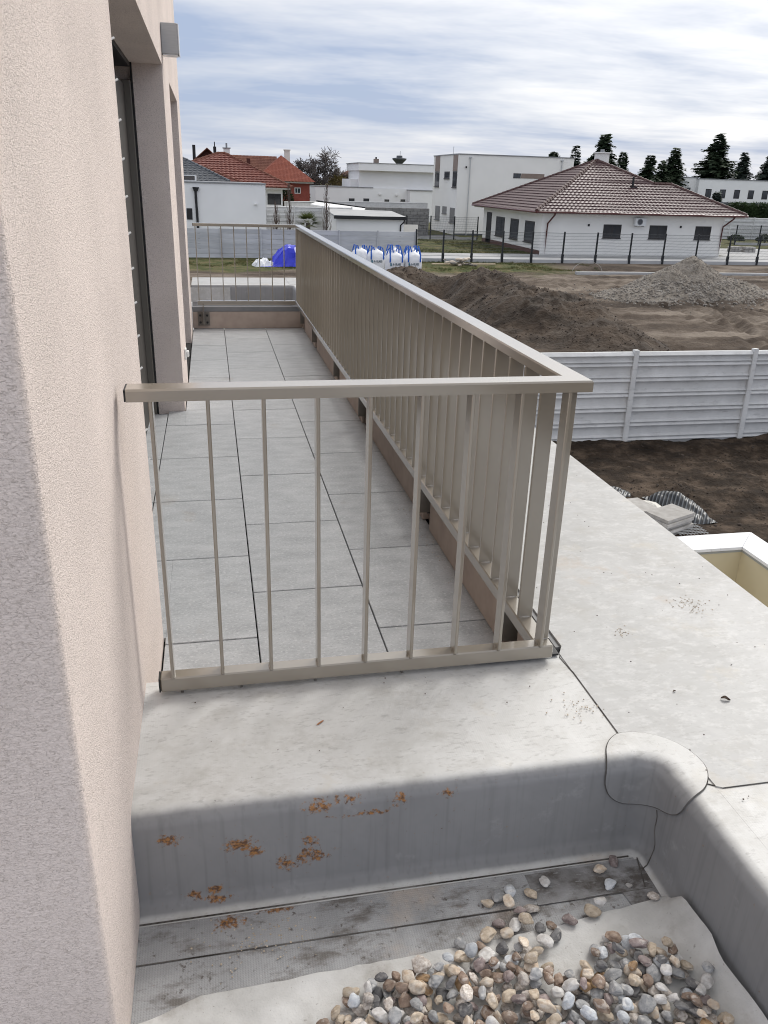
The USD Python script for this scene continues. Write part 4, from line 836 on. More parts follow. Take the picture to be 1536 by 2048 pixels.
# ------------------------------------------------------------------ pool
pl = thing('swimming_pool', 'empty sand coloured pool with white coping below the roof slab', 'pool', (4.6, 5.8, GZ))
px0, px1, py0, py1 = 2.62, 6.655, 3.02, 8.535
ZC = GZ + 0.03
part(pl, 'wall', B(px0, px1 + 0.1, py1, py1 + 0.1, GZ - 1.4, ZC - 0.045), M['liner'])
part(pl, 'wall', B(px1, px1 + 0.1, py0, py1 - 0.001, GZ - 1.4, ZC - 0.046), M['liner'])
part(pl, 'wall', B(px0, px1, py0 - 0.1, py0, GZ - 1.4, ZC - 0.046), M['liner'])
part(pl, 'wall', B(px0 - 0.1, px0, py0 - 0.1, py1 + 0.1, GZ - 1.4, ZC - 0.046), M['liner'])
part(pl, 'floor', B(px0 - 0.05, px1 + 0.05, py0 - 0.05, py1 + 0.05, GZ - 1.5, GZ - 1.4), M['liner'])
part(pl, 'liner_edge', cat_([B(px0, px1 - 0.004, py1 - 0.006, py1 - 0.0005, ZC - 0.075, ZC - 0.044), B(px1 - 0.006, px1 - 0.0005, py0, py1 - 0.007, ZC - 0.075, ZC - 0.044)]), M['liner_edge'])
def coping(poly): part(pl, 'coping_slab', prism(Polygon(poly).buffer(-0.0025), ZC - 0.04, ZC), M['coping'])
e = 0.015
coping([(px1 - e, py1 - e), (POOL[1], POOL[3]), (6.32, POOL[3]), (6.32, py1 - e)])
coping([(px1 - e, py1 - e), (POOL[1], POOL[3]), (POOL[1], 8.12), (px1 - e, 8.12)])
xs = [6.32, 6.20, 5.70, 5.2, 4.7, 4.2, 3.7, 3.2, 2.6]
for a, b in zip(xs[1:], xs[:-1]): coping([(a, py1 - e), (b, py1 - e), (b, POOL[3]), (a, POOL[3])])
ysq = [8.12, 7.62, 7.12, 6.62, 6.12, 5.6, 5.1, 4.6, 4.1, 3.6, 3.0]
for a, b in zip(ysq[1:], ysq[:-1]): coping([(px1 - e, a), (POOL[1], a), (POOL[1], b), (px1 - e, b)])

# pavers, ribbed membrane and scraps between pool and dirt
def quad_slab(q, z0, z1, rot=0.0, dx=0.0, dy=0.0):
    q = np.array(q); c = q.mean(0); R = np.array([[math.cos(rot), -math.sin(rot)], [math.sin(rot), math.cos(rot)]])
    return prism(Polygon((q - c) @ R.T + c + (dx, dy)), z0, z1)
Q = [(5.66, 9.33), (6.18, 9.56), (6.32, 9.20), (5.79, 8.97)]
labs = ['topmost grey paving slab of the stack by the pool', 'second slab from the top of the stack by the pool', 'third slab from the top of the stack by the pool', 'fourth slab from the top of the stack by the pool', 'lowest slab of the stack by the pool']
for i, lab in enumerate(labs):
    zt = -2.75 - 0.05 * i
    top('paver', quad_slab(Q, zt - 0.046, zt, rng.uniform(-.05, .05) * (i > 0), rng.uniform(-.02, .02), rng.uniform(-.02, .02)), M['paver'], lab, 'paving slab')
top('paver', quad_slab([(5.60, 10.10), (5.98, 10.15), (6.08, 9.68), (5.68, 9.60)], GZ - 0.02, -2.87), M['paver'], 'wide flat paving slab lying behind the stack by the pool', 'paving slab')
def hump(x0, x1, y0, y1, rot, hh, seed, n=34):
    u = np.linspace(-1, 1, n); U, W = np.meshgrid(u, u)
    r = (np.abs(U) ** 3 + np.abs(W) ** 3) ** (1 / 3)
    Z = hh * np.clip(1 - r ** 2, 0, 1) ** 0.6 * (0.75 + 0.9 * fb(U, W, 1.6, 3, seed))
    X0, Y0 = (U * (x1 - x0) / 2), (W * (y1 - y0) / 2)
    c, s = math.cos(rot), math.sin(rot)
    V = np.stack([(x0 + x1) / 2 + c * X0 - s * Y0, (y0 + y1) / 2 + s * X0 + c * Y0, GZ - 0.04 + np.maximum(Z, 0)], -1).reshape(-1, 3)
    i = np.arange(n * n).reshape(n, n)
    return V, np.stack([i[:-1, :-1].ravel(), i[:-1, 1:].ravel(), i[1:, 1:].ravel(), i[1:, :-1].ravel()], 1)
top('membrane_roll', hump(6.36, 6.84, 9.45, 10.60, 0.12, 0.25, 31), M['mesh_fabric'], 'crumpled black ribbed drainage membrane behind the paver stack', 'membrane roll', smooth=True)
top('membrane_roll', hump(5.72, 6.16, 10.50, 10.95, 0.5, 0.13, 35), M['mesh_fabric'], 'smaller black ribbed membrane scrap at the slab edge', 'membrane roll', smooth=True)
top('sand_bag', hump(6.10, 6.36, 9.85, 10.40, 0.15, 0.10, 39), M['cream_trim'], 'crumpled pale sack between the pavers and the black membrane', 'sack', smooth=True)
g = thing('wire_mesh_mat', 'small grid of thin wire mesh lying by the pavers', 'wire mesh', (6.2, 9.1, GZ))
for k in range(9):
    part(g, 'wire', tube([(6.02 + 0.05 * k, 8.97, GZ + 0.035), (6.02 + 0.05 * k, 9.32, GZ + 0.035)], 0.004, 4), M['metal_light'])
for k in range(7):
    part(g, 'wire', tube([(6.0, 9.0 + 0.05 * k, GZ + 0.043), (6.44, 9.0 + 0.05 * k, GZ + 0.043)], 0.004, 4), M['metal_light'])

# ------------------------------------------------------------------ precast fences
def precast(xs, y, ztop, boards, zb, label, material, t=0.05, pw=0.11, groove=True, cut=None):
    f_ = thing('concrete_fence', label, 'fence', ((xs[0] + xs[-1]) / 2, y, zb))
    for x in xs:
        po = Polygon([(x - pw / 2, y - 0.075), (x - pw / 2, y + 0.06), (x + pw / 2, y + 0.06), (x + pw / 2, y - 0.075), (x + 0.018, y - 0.085), (x - 0.018, y - 0.085)])
        m = prism(po, zb - 0.3, ztop + 0.035)
        v = m.vertices.copy(); tp = v[:, 2] > ztop; v[tp] = np.column_stack([x + (v[tp, 0] - x) * 0.8, y + (v[tp, 1] - y) * 0.7, v[tp, 2]]); m.vertices = v
        part(f_, 'post', m, material)
    hb0 = (ztop - zb - (cut or 0)) / (boards - (1 if cut else 0))
    for a, b in zip(xs[:-1], xs[1:]):
        for k in range(boards):
            hb = cut if cut and k == boards - 1 else hb0
            z0 = zb + k * hb0; x0, x1 = a + pw / 2 - 0.004, b - pw / 2 + 0.004
            yo = rng.uniform(-0.004, 0.004)
            if groove:
                pr = [(-0.004, 0), (-0.042, 0.004), (-0.042, 0.010), (-0.004, 0.046), (-0.004, hb - 0.072), (-0.052, hb - 0.068), (-0.052, hb - 0.058), (-0.004, hb - 0.004), (t, hb - 0.004), (t, 0)]
            else:
                pr = [(-0.0, 0.006), (-0.008, 0.018), (-0.008, hb - 0.018), (0.0, hb - 0.004), (t, hb - 0.004), (t, 0.006)]
            m = trimesh.creation.extrude_polygon(Polygon(pr), x1 - x0, engine='earcut')
            v = m.vertices; m.vertices = np.column_stack([x0 + v[:, 2], y + yo + v[:, 0], z0 + v[:, 1]]); m.fix_normals()
            part(f_, 'board', m, material)
    return f_
precast([2.64, 5.03, 7.42, 9.80 + 0.03, 12.25, 14.7, 17.1], 13.42, -1.385, 7, -3.257, 'pale grey precast concrete fence of ribbed boards beyond the slab', M['precast'], cut=0.185)
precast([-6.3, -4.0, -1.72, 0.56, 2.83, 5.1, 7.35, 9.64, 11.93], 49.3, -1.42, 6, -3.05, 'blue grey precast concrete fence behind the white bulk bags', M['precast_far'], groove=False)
precast([3.7, 5.6, 7.5, 9.5], 58.0, -0.42, 9, -3.05, 'pale precast fence right of the white garage behind the bare saplings', M['precast'], groove=True)

# ------------------------------------------------------------------ wire fences
def wire_fence(name, xs, y, h_, label, wires=True, pw=0.085, foot=True):
    f_ = thing(name, label, 'fence', ((xs[0] + xs[-1]) / 2, y, GZ))
    for x in xs:
        part(f_, 'post', cat_([CB(x - pw / 2, x + pw / 2, y - pw / 2, y + pw / 2, GZ - 0.1, GZ + h_ + 0.06, 0.008), CB(x - pw * 0.8, x + pw * 0.8, y - pw * 0.8, y + pw * 0.8, GZ - 0.1, GZ + 0.5, 0.01)] if foot else [CB(x - pw / 2, x + pw / 2, y - pw / 2, y + pw / 2, GZ - 0.1, GZ + h_ + 0.06, 0.008)]), M['fence_post'])
    if wires:
        for a, b in zip(xs[:-1], xs[1:]):
            ms = []
            for k in range(9):
                z = GZ + 0.34 + (h_ - 0.36) * k / 8
                r = 0.009 if k in (0, 8) else 0.006
                ms.append(B(a + 0.05, b - 0.05, y - r, y + r, z - r, z + r))
            n = int((b - a) / 0.06)
            for k in range(1, n):
                x = a + (b - a) * k / n; ms.append(B(x - 0.0022, x + 0.0022, y - 0.002, y + 0.002, GZ + 0.34, GZ + h_))
            part(f_, 'wire_panel', cat_(ms), M['fence_wire'])
            part(f_, 'base_board', CB(a + 0.06, b - 0.06, y - 0.03, y + 0.03, GZ - 0.1, GZ + 0.20, 0.01), M['concrete'])
wire_fence('wire_fence', [11.7, 13.34, 15.1, 17.0, 18.85, 20.85, 23.0, 25.25, 27.5, 29.75, 32.0, 34.1, 36.3], 48.15, 1.74, 'dark wire panel fence on posts in front of the bungalow')
wire_fence('wire_fence', [15.6, 17.6, 19.6, 21.6], 67.7, 1.75, 'dark wire fence in front of the two storey white house', foot=False)

# ------------------------------------------------------------------ buildings
def win_y(p, x0, x1, y, z0, z1, fr=0.06, rev=0.10, label=None, sill=True, fm=None):
    """window facing -y (its wall plane is y): frame with sill and pane recessed in a reveal"""
    f_ = part(p, 'window', cat_([B(x0, x1, y - 0.012, y + 0.03, z1 - fr, z1), B(x0, x1, y - 0.012, y + 0.03, z0, z0 + fr), B(x0, x0 + fr, y - 0.012, y + 0.03, z0 + fr, z1 - fr), B(x1 - fr, x1, y - 0.012, y + 0.03, z0 + fr, z1 - fr), B((x0 + x1) / 2 - fr * .35, (x0 + x1) / 2 + fr * .35, y - 0.01, y + 0.025, z0 + fr, z1 - fr)] + ([B(x0 - 0.04, x1 + 0.04, y - 0.07, y - 0.013, z0 - 0.05, z0 - 0.005)] if sill else [])), fm or M['wframe'], label=label)
    part(f_, 'pane', B(x0 + fr, x1 - fr, y - 0.004, y + 0.02, z0 + fr, z1 - fr), M['window'])
def win_x(p, y0, y1, x, z0, z1, fr=0.06, fm=None, depth=0.0):
    """window facing -x"""
    f_ = part(p, 'window', cat_([B(x - 0.012, x + 0.03, y0, y1, z1 - fr, z1), B(x - 0.012, x + 0.03, y0, y1, z0, z0 + fr), B(x - 0.012, x + 0.03, y0, y0 + fr, z0 + fr, z1 - fr), B(x - 0.012, x + 0.03, y1 - fr, y1, z0 + fr, z1 - fr), B(x - 0.09, x - 0.013, y0 - 0.04, y1 + 0.04, z0 - 0.06, z0 - 0.005)]), fm or M['wframe'])
    part(f_, 'pane', B(x - 0.004, x + 0.02, y0 + fr, y1 - fr, z0 + fr, z1 - fr), M['window'])
def tiled(poly3, nrow, tile_w, amp=0.035, step=0.03):
    """one roof slope from a planar polygon whose first edge is the eave: wavy tiles in stepped courses"""
    P = np.array(poly3, float); e = P[1] - P[0]; L = np.linalg.norm(e); e /= L
    n = np.cross(e, P[2] - P[0]); n /= np.linalg.norm(n); n = n if n[2] > 0 else -n
    up = np.cross(n, e); up = up if up[2] > 0 else -up
    uv = np.stack([(P - P[0]) @ e, (P - P[0]) @ up], 1); H = uv[:, 1].max()
    poly = Polygon(uv)
    V, F = [], []
    for r in range(nrow):
        v0, v1 = H * r / nrow, H * (r + 1) / nrow
        seg = poly.intersection(LineString([(-99, (v0 + v1) / 2), (199, (v0 + v1) / 2)]))
        s0 = poly.intersection(LineString([(-99, v0 + 1e-4), (199, v0 + 1e-4)])); s1_ = poly.intersection(LineString([(-99, v1 - 1e-4), (199, v1 - 1e-4)]))
        if s0.is_empty: continue
        a0, _, b0, _ = s0.bounds
        a1, _, b1, _ = s1_.bounds if not s1_.is_empty else ((a0 + b0) / 2, 0, (a0 + b0) / 2, 0)
        k = max(2, int((b0 - a0) / tile_w * 4)); t = np.linspace(0, 1, k + 1)
        u0, u1 = a0 + (b0 - a0) * t, a1 + (b1 - a1) * t
        w0, w1 = amp * np.abs(np.sin(PI * u0 / tile_w)), amp * np.abs(np.sin(PI * u1 / tile_w))
        o = len(V)
        for uu, vv, ww, lift in ((u0, v0, w0 * 0, 0.0), (u0, v0, w0, step), (u1, v1, w1, 0.004)):
            for q, w in zip(uu, ww): V.append(P[0] + e * q + up * vv + n * (w + lift))
        m = k + 1
        for j in range(2):
            for i in range(k):
                a = o + j * m + i; F.append((a, a + 1, a + m + 1, a + m))
    V, F = np.array(V), np.array(F)
    tm = tri((V, F))
    if (tm.face_normals @ n).mean() < 0: F = F[:, ::-1]
    return V, F
def ridge(p, pts, r, material, name='ridge_tiles'):
    ms = []
    for a, b in zip(pts[:-1], pts[1:]):
        a, b = np.array(a, float), np.array(b, float); L = np.linalg.norm(b - a); n = max(1, int(L / 0.38))
        for k in range(n):
            q0, q1 = a + (b - a) * k / n, a + (b - a) * (k + 0.93) / n
            ms.append(tube([q0, q1], [r * 1.15, r * 0.9], 6))
    part(p, name, cat_(ms), material, kind='stuff')
# bungalow with red-brown hip roof
bg = thing('bungalow', 'white bungalow with a glazed red brown hipped tile roof behind the wire fence', 'house', (28, 60, GZ))
X0, X1b, Y0, Y1 = 21.62, 35.05, 53.85, 66.4
part(bg, 'wall', B(X0, X1b, Y0, Y1, GZ - 0.1, -0.30), M['warm_render'])
part(bg, 'plinth', B(X0 - 0.02, X0 - 0.002, Y0, Y1, GZ - 0.1, GZ + 0.28), M['roof_ridge'])
ex0, ex1, ey0, ey1, ez, ep = 20.9, 36.25, 53.15, 67.2, -0.24, 0.477
bx = 34.95
part(bg, 'soffit', B(ex0 + 0.1, ex1 - 0.1, ey0 + 0.1, ey1 - 0.1, ez - 0.17, ez - 0.06), M['cream_trim'])
ap = (ex0 + 7.02, ey0 + 7.02, ez + ep * 7.02)                       # apex of the main pyramid
rz = 1.62; rd = (rz - ez) / ep                                       # lower ridge of the right wing
kink = (ap[0] + (ap[2] - rz) / ep, ey0 + rd, rz); rend = (ex1 - rd, ey0 + rd, rz)
part(bg, 'roof_slope', tiled([(ex0, ey0, ez), (ex1, ey0, ez), rend, kink, ap], 20, 0.30, amp=0.036, step=0.055), M['roof_brown'], kind='stuff')
part(bg, 'roof_slope', tiled([(ex0, ey1, ez), (ex0, ey0, ez), ap], 20, 0.30, amp=0.012, step=0.055), M['roof_brown'], kind='stuff')
part(bg, 'roof_slope', tiled([(ex1, ey0, ez), (ex1, ey0 + 2 * rd, ez), rend], 14, 0.30), M['roof_brown'], kind='stuff')
part(bg, 'roof_slope', tiled([(bx, ey0 + 2 * rd, ez), (bx, ey1, ez), ap, kink, (bx - 0.1, ey0 + rd * 1.5, ez + 0.2)], 20, 0.30), M['roof_brown'], kind='stuff')
part(bg, 'roof_slope', trimesh.Trimesh(np.array([(bx, ey1, ez), (ex0, ey1, ez), ap]), [(0, 1, 2)], process=False), M['roof_ridge'])
part(bg, 'roof_slope', trimesh.Trimesh(np.array([(ex1, ey0 + 2 * rd, ez), (bx, ey0 + 2 * rd, ez), kink, rend]), [(0, 1, 2), (0, 2, 3)], process=False), M['roof_ridge'])
ridge(bg, [(ex0, ey0, ez + .05), tuple(np.array(ap) + (0, 0, .05))], 0.13, M['roof_ridge'])
ridge(bg, [(ex0, ey1, ez + .05), tuple(np.array(ap) + (0, 0, .05))], 0.10, M['roof_ridge'])
ridge(bg, [tuple(np.array(ap) + (0, 0, .05)), tuple(np.array(kink) + (0, 0, .05)), tuple(np.array(rend) + (0, 0, .05)), (ex1, ey0, ez + .05)], 0.11, M['roof_ridge'])
part(bg, 'gutter', tube([(ex0 - 0.04, ey1, ez - 0.03), (ex0 - 0.04, ey0 - 0.04, ez - 0.03)], 0.07, 8), M['gutter'])
part(bg, 'gutter', tube([(ex0 - 0.04, ey0 - 0.06, ez - 0.03), (ex1 + 0.04, ey0 - 0.06, ez - 0.03)], 0.07, 8), M['gutter'])
for x in (22.0, 34.95):
    dx = 0.2 if x < 25 else 0.35
    part(bg, 'downpipe', tube([(x + dx, ey0 - 0.04, ez - 0.08), (x + dx, ey0 + 0.05, ez - 0.2), (x, Y0 - 0.08, ez - 0.75), (x - 0.02, Y0 - 0.08, -1.5), (x - 0.02, Y0 - 0.08, GZ)], 0.055, 8), M['gutter'])
for x0, x1 in ((26.05, 27.36), (29.44, 30.76), (32.9, 34.12)): win_y(bg, x0, x1, Y0, -1.85, -0.98, 0.07)
for y0, y1 in ((61.2, 63.2), (58.2, 59.95), (55.1, 56.95)): win_x(bg, y0, y1, X0, -2.32, -0.95, 0.09)
part(bg, 'door', B(X0 - 0.02, X0 + 0.03, 64.3, 65.5, GZ + 0.02, -0.72), M['black'])
for x in (24.96, 31.76): part(bg, 'vent', CB(x - 0.07, x + 0.07, Y0 - 0.05, Y0 - 0.001, -1.12, -0.98, 0.015), M['black'])
chm = part(bg, 'chimney', cat_([B(28.05, 28.85, 60.1, 60.9, 2.2, 3.62), B(27.97, 28.93, 60.02, 60.98, 3.621, 3.70)]), M['warm_render'])
part(chm, 'flue', tube([(28.45, 60.5, 3.70), (28.45, 60.5, 3.9)], 0.14, 10), M['capping'])
part(bg, 'roof_vent', cat_([tube([(29.2, 56.6, 1.35), (29.2, 56.6, 2.05)], 0.08, 8), B(29.0, 29.45, 56.35, 56.8, 1.28, 1.44)]), M['black'])
ac = thing('air_conditioner', 'white air conditioning unit hung on the bungalow wall between two windows', 'air conditioner', (28.6, 53.6, -1.03))
part(ac, 'casing', CB(28.17, 28.97, 53.5, 53.8, -1.02, -0.52, 0.02), M['ac'])
c = trimesh.creation.annulus(0.16, 0.20, 0.02, sections=24); c.apply_transform(trimesh.transformations.rotation_matrix(PI / 2, (1, 0, 0))); c.apply_translation((28.50, 53.489, -0.77))
part(ac, 'fan_ring', c, M['capping'])
c = trimesh.creation.cylinder(0.155, 0.006, sections=24); c.apply_transform(trimesh.transformations.rotation_matrix(PI / 2, (1, 0, 0))); c.apply_translation((28.50, 53.4955, -0.77))
part(ac, 'fan', c, M['roof_dark'])
part(ac, 'bracket', cat_([B(28.3, 28.34, 53.5, 53.84, -1.07, -1.021), B(28.8, 28.84, 53.5, 53.84, -1.07, -1.021)]), M['capping'])
# two-storey white house
wh = thing('two_storey_house', 'flat roofed two storey white house with brown panels behind the bungalow', 'house', (26.8, 78, GZ))
W0, W1, V0, V1 = 21.45, 32.15, 73.9, 82.4
part(wh, 'wall', B(W0, W1, V0, V1, GZ - 0.1, 3.62), M['warm_render'])
part(wh, 'parapet_cap', B(W0 - 0.05, W1 + 0.05, V0 - 0.05, V1 + 0.05, 3.621, 3.70), M['capping'])
for y0, y1 in ((80.06, 81.7), (74.1, 75.5)):
    part(wh, 'facade_panel', B(W0 - 0.03, W0 - 0.002, y0, y1, 2.3, 3.60), M['brown_panel'])
    win_x(wh, y0, y1, W0, 0.95, 2.28, 0.09)
win_x(wh, 76.5, 78.35, W0, 1.67, 2.26, 0.08)
for y0, y1, z0, z1 in ((79.25, 81.0, -1.99, -0.76), (73.95 + 0.25, 75.8, -1.99, -0.76), (76.9, 78.43, -1.32, -0.72)): win_x(wh, y0, y1, W0, z0, z1, 0.08, M['gframe'])
win_y(wh, 26.55, 27.25, V0, 1.85, 2.26, 0.05, sill=False)
part(wh, 'facade_panel', B(27.28, 29.45, V0 - 0.02, V0 - 0.002, 1.86, 2.26), M['brown_panel'])
for x in (22.5, 31.0): part(wh, 'downpipe', cat_([tube([(x, V0 - 0.07, 3.4), (x, V0 - 0.07, GZ)], 0.045, 8), B(x - 0.12, x + 0.12, V0 - 0.12, V0 - 0.003, 3.36, 3.46)]), M['metal_light'])
part(wh, 'wall_light', CB(22.1, 22.22, V0 - 0.12, V0 - 0.002, 2.55, 2.7, 0.02), M['black'])
part(wh, 'plinth', B(W0 - 0.02, W1, V0 - 0.02, V0 - 0.002, GZ, GZ + 0.12), M['roof_dark'])
part(wh, 'antenna', tube([(W0 + 0.1, 76, 3.7), (W0 + 0.1, 76, 4.3)], 0.02, 5), M['capping'])
# long white building behind the concrete walls
lw = thing('villa', 'long white flat roofed villa with low dark windows left of the two storey house', 'house', (20, 101, GZ))
part(lw, 'wall', B(11.85, 27.0, 98, 106, GZ, 0.50), M['white_render'])
part(lw, 'roof_edge', B(11.80, 18.5, 97.95, 106.05, 0.501, 0.58), M['capping'])
part(lw, 'upper_wall', B(16.9, 27.0, 98.3, 106, 0.501, 2.33), M['white_render'])
part(lw, 'upper_wall', B(15.95, 16.899, 99, 105, 0.581, 1.40), M['white_render'])
part(lw, 'parapet', B(16.7, 27.2, 97.6, 106.2, 2.331, 3.08), M['white_render'])
part(lw, 'parapet_cap', B(16.6, 27.3, 97.55, 106.25, 3.081, 3.15), M['capping'])
part(lw, 'wing', B(22.5, 25.45, 96.5, 97.999, GZ, 0.36), M['white_render'])
part(lw, 'wing_roof', B(22.4, 25.55, 96.4, 97.95, 0.361, 0.44), M['capping'])
for x0, x1, z0, z1 in ((15.7, 16.36, -0.99, -0.65), (17.38, 18.05, -0.96, -0.62), (19.85, 20.4, -1.0, -0.67), (21.75, 22.3, -0.88, -0.62)): win_y(lw, x0, x1, 98, z0, z1, 0.04, sill=False)
for x, z in ((19.31, -0.13), (21.25, -0.18)): part(lw, 'wall_light', CB(x - 0.13, x + 0.13, 97.8, 97.999, z - 0.1, z + 0.1, 0.04), M['white_pin'])
cm = part(lw, 'chimney', B(18.95, 19.48, 100, 100.6, 3.151, 3.62), M['brown_panel'])
part(cm, 'flue', tube([(19.2, 100.3, 3.62), (19.2, 100.3, 3.82)], 0.1, 8), M['black'])
# white garage on the left
ga = thing('garage', 'white flat roofed garage with a black downpipe above the far railing', 'garage', (1.0, 57, GZ))
part(ga, 'wall', B(-8.0, 3.45, 54.0, 61.0, GZ, 0.90), M['white_render'])
part(ga, 'parapet_cap', B(-8.05, 3.50, 53.95, 61.05, 0.901, 0.975), M['capping'])
part(ga, 'downpipe', cat_([tube([(-0.76, 53.92, 0.45), (-0.70, 53.92, -3)], 0.075, 8), trimesh.convex.convex_hull(np.array([(-0.93, 53.8, 0.66), (-0.53, 53.8, 0.66), (-0.93, 53.99, 0.66), (-0.53, 53.99, 0.66), (-0.86, 53.83, 0.44), (-0.62, 53.83, 0.44), (-0.86, 53.99, 0.44), (-0.62, 53.99, 0.44)]))]), M['black'])
part(ga, 'wall_light', CB(2.75, 2.92, 53.85, 53.999, -0.28, -0.18, 0.03), M['white_pin'])
part(ga, 'window', B(-1.35, -1.02, 53.97, 53.999, -1.2, -0.55), M['black'])
# house with dark tile roof above the garage
dk = thing('dark_roof_house', 'house with a dark grey tiled roof just above the garage', 'house', (-4, 66, GZ))
part(dk, 'wall', B(-8, 1.2, 61.2, 68, GZ, 0.98), M['white_render'])
part(dk, 'roof_slope', tiled([(-9.5, 60.9, 0.95), (1.45, 60.9, 0.95), (-1.6, 64.3, 2.35), (-9.5, 64.3, 2.35)], 9, 0.33, amp=0.06), M['roof_dark'], kind='stuff')
part(dk, 'roof_slope', trimesh.Trimesh(np.array([(1.45, 60.9, .95), (1.45, 67.7, .95), (-1.6, 64.3, 2.35)]), [(0, 1, 2)], process=False), M['roof_dark'])
part(dk, 'roof_slope', trimesh.Trimesh(np.array([(1.45, 67.7, .95), (-9.5, 67.7, .95), (-9.5, 64.3, 2.35), (-1.6, 64.3, 2.35)]), [(0, 1, 2), (0, 2, 3)], process=False), M['roof_dark'])
ridge(dk, [(1.45, 60.9, 1.0), (-1.6, 64.3, 2.4), (-9.5, 64.3, 2.4)], 0.10, M['roof_dark'])
part(dk, 'dormer', cat_([B(-1.75, -0.75, 60.6, 61.6, 0.97, 1.32)]), M['white_render'])
part(dk, 'window', B(-1.60, -0.85, 60.57, 60.599, 1.02, 1.27), M['window'])
# red tile roofed house
rh = thing('red_roof_house', 'white house with a red tiled hipped roof beside the garage', 'house', (0.5, 70, GZ))
part(rh, 'wall', B(-5.0, 5.55, 66.6, 76, GZ, 0.58), M['white_render'])
part(rh, 'soffit', B(-5.6, 6.1, 65.9, 76.6, 0.50, 0.581 + 0.02), M['cream_trim'])
ra = (1.25, 71.3, 2.95)
part(rh, 'roof_slope', tiled([(-5.7, 65.8, 0.62), (6.25, 65.8, 0.62), (1.45, 71.3, 2.95), (0.95, 71.3, 2.95)], 14, 0.32, amp=0.04, step=0.07), M['roof_red'], kind='stuff')
part(rh, 'roof_slope', trimesh.Trimesh(np.array([(6.25, 65.8, .62), (6.25, 76.8, .62), (1.45, 71.3, 2.95), (-5.7, 76.8, .62), (0.95, 71.3, 2.95), (-5.7, 65.8, .62)]), [(0, 1, 2), (1, 3, 4), (1, 4, 2), (3, 5, 4)], process=False), M['roof_red'])
part(rh, 'roof_slope', tiled([(-3.6, 65.0, 0.62), (3.1, 65.0, 0.62), (-0.25, 67.9, 1.88)], 8, 0.32, amp=0.04, step=0.07), M['roof_red'], kind='stuff')
part(rh, 'roof_slope', trimesh.Trimesh(np.array([(3.1, 65.0, .62), (-0.25, 67.9, 1.88), (-0.25, 71, 1.9), (3.1, 69, .9), (-3.6, 65, .62), (-3.6, 69, .9)]), [(0, 3, 2), (0, 2, 1), (4, 1, 2), (4, 2, 5)], process=False), M['roof_red'])
ridge(rh, [(6.25, 65.8, .67), (1.45, 71.3, 3.0), (0.95, 71.3, 3.0), (-5.7, 65.8, .67)], 0.10, M['roof_oldred'])
ridge(rh, [(3.1, 65.0, .67), (-0.25, 67.9, 1.93), (-3.6, 65, .67)], 0.08, M['roof_oldred'])
win_y(rh, 4.4, 5.42, 66.6, -0.6, 0.18, 0.06, sill=False)
cm = part(rh, 'chimney', B(1.35, 1.85, 71.6, 72.1, 2.5, 3.35), M['warm_render'])
part(cm, 'cap', cat_([B(1.28, 1.92, 71.53, 72.17, 3.351, 3.42), tube([(1.6, 71.85, 3.42), (1.6, 71.85, 3.75)], 0.07, 8)]), M['capping'])
# big orange-red hipped house
br_ = thing('orange_roof_house', 'tall house with a bright orange red pyramid roof and a long brown wing', 'house', (5, 92, GZ))
part(br_, 'wall', B(5.0, 9.9, 86.5, 95, GZ, 0.85), M['brickred'])
part(br_, 'cornice', B(4.7, 10.25, 86.1, 95.3, 0.851, 0.99), M['cream_trim'])
pa = (7.45, 90.5, 3.42)
part(br_, 'roof_slope', tiled([(4.5, 85.9, 1.0), (10.4, 85.9, 1.0), pa], 22, 0.35, amp=0.02, step=0.02), M['roof_orange'], kind='stuff')
part(br_, 'roof_slope', trimesh.Trimesh(np.array([(10.4, 85.9, 1), (10.4, 95.5, 1), pa, (4.5, 95.5, 1), (4.5, 85.9, 1)]), [(0, 1, 2), (1, 3, 2), (3, 4, 2)], process=False), M['roof_orange'])
part(br_, 'wing_roof', tiled([(0.5, 89.5, 0.9), (7.2, 89.5, 0.9), (7.2, 93.0, 3.35), (0.5, 93.0, 3.35)], 16, 0.35, amp=0.02, step=0.02), M['roof_oldred'], kind='stuff')
part(br_, 'wing_roof', trimesh.Trimesh(np.array([(0.5, 93.0, 3.35), (7.2, 93.0, 3.35), (7.2, 96.5, .9), (0.5, 96.5, .9)]), [(0, 1, 2), (0, 2, 3)], process=False), M['roof_oldred'])
part(br_, 'wing_wall', B(0.8, 4.999, 90, 96, GZ, 0.9), M['brickred'])
part(br_, 'chimney', cat_([B(8.0, 8.55, 92.6, 93.2, 2.0, 3.95), B(7.93, 8.62, 92.53, 93.27, 3.951, 4.05)]), M['cream_trim'])
part(br_, 'chimney', B(4.0, 4.35, 91.0, 91.4, 1.9, 3.05), M['roof_maroon'])
for x in (3.55, 4.55): part(br_, 'skylight', B(x, x + 0.25, 90.6, 90.9, 1.95, 2.12), M['metal_light'])
for x0 in (5.6, 6.9, 8.4):
    win_y(br_, x0, x0 + 0.6, 86.5, -0.1, 0.45, 0.06, sill=False, fm=M['white_pin'])
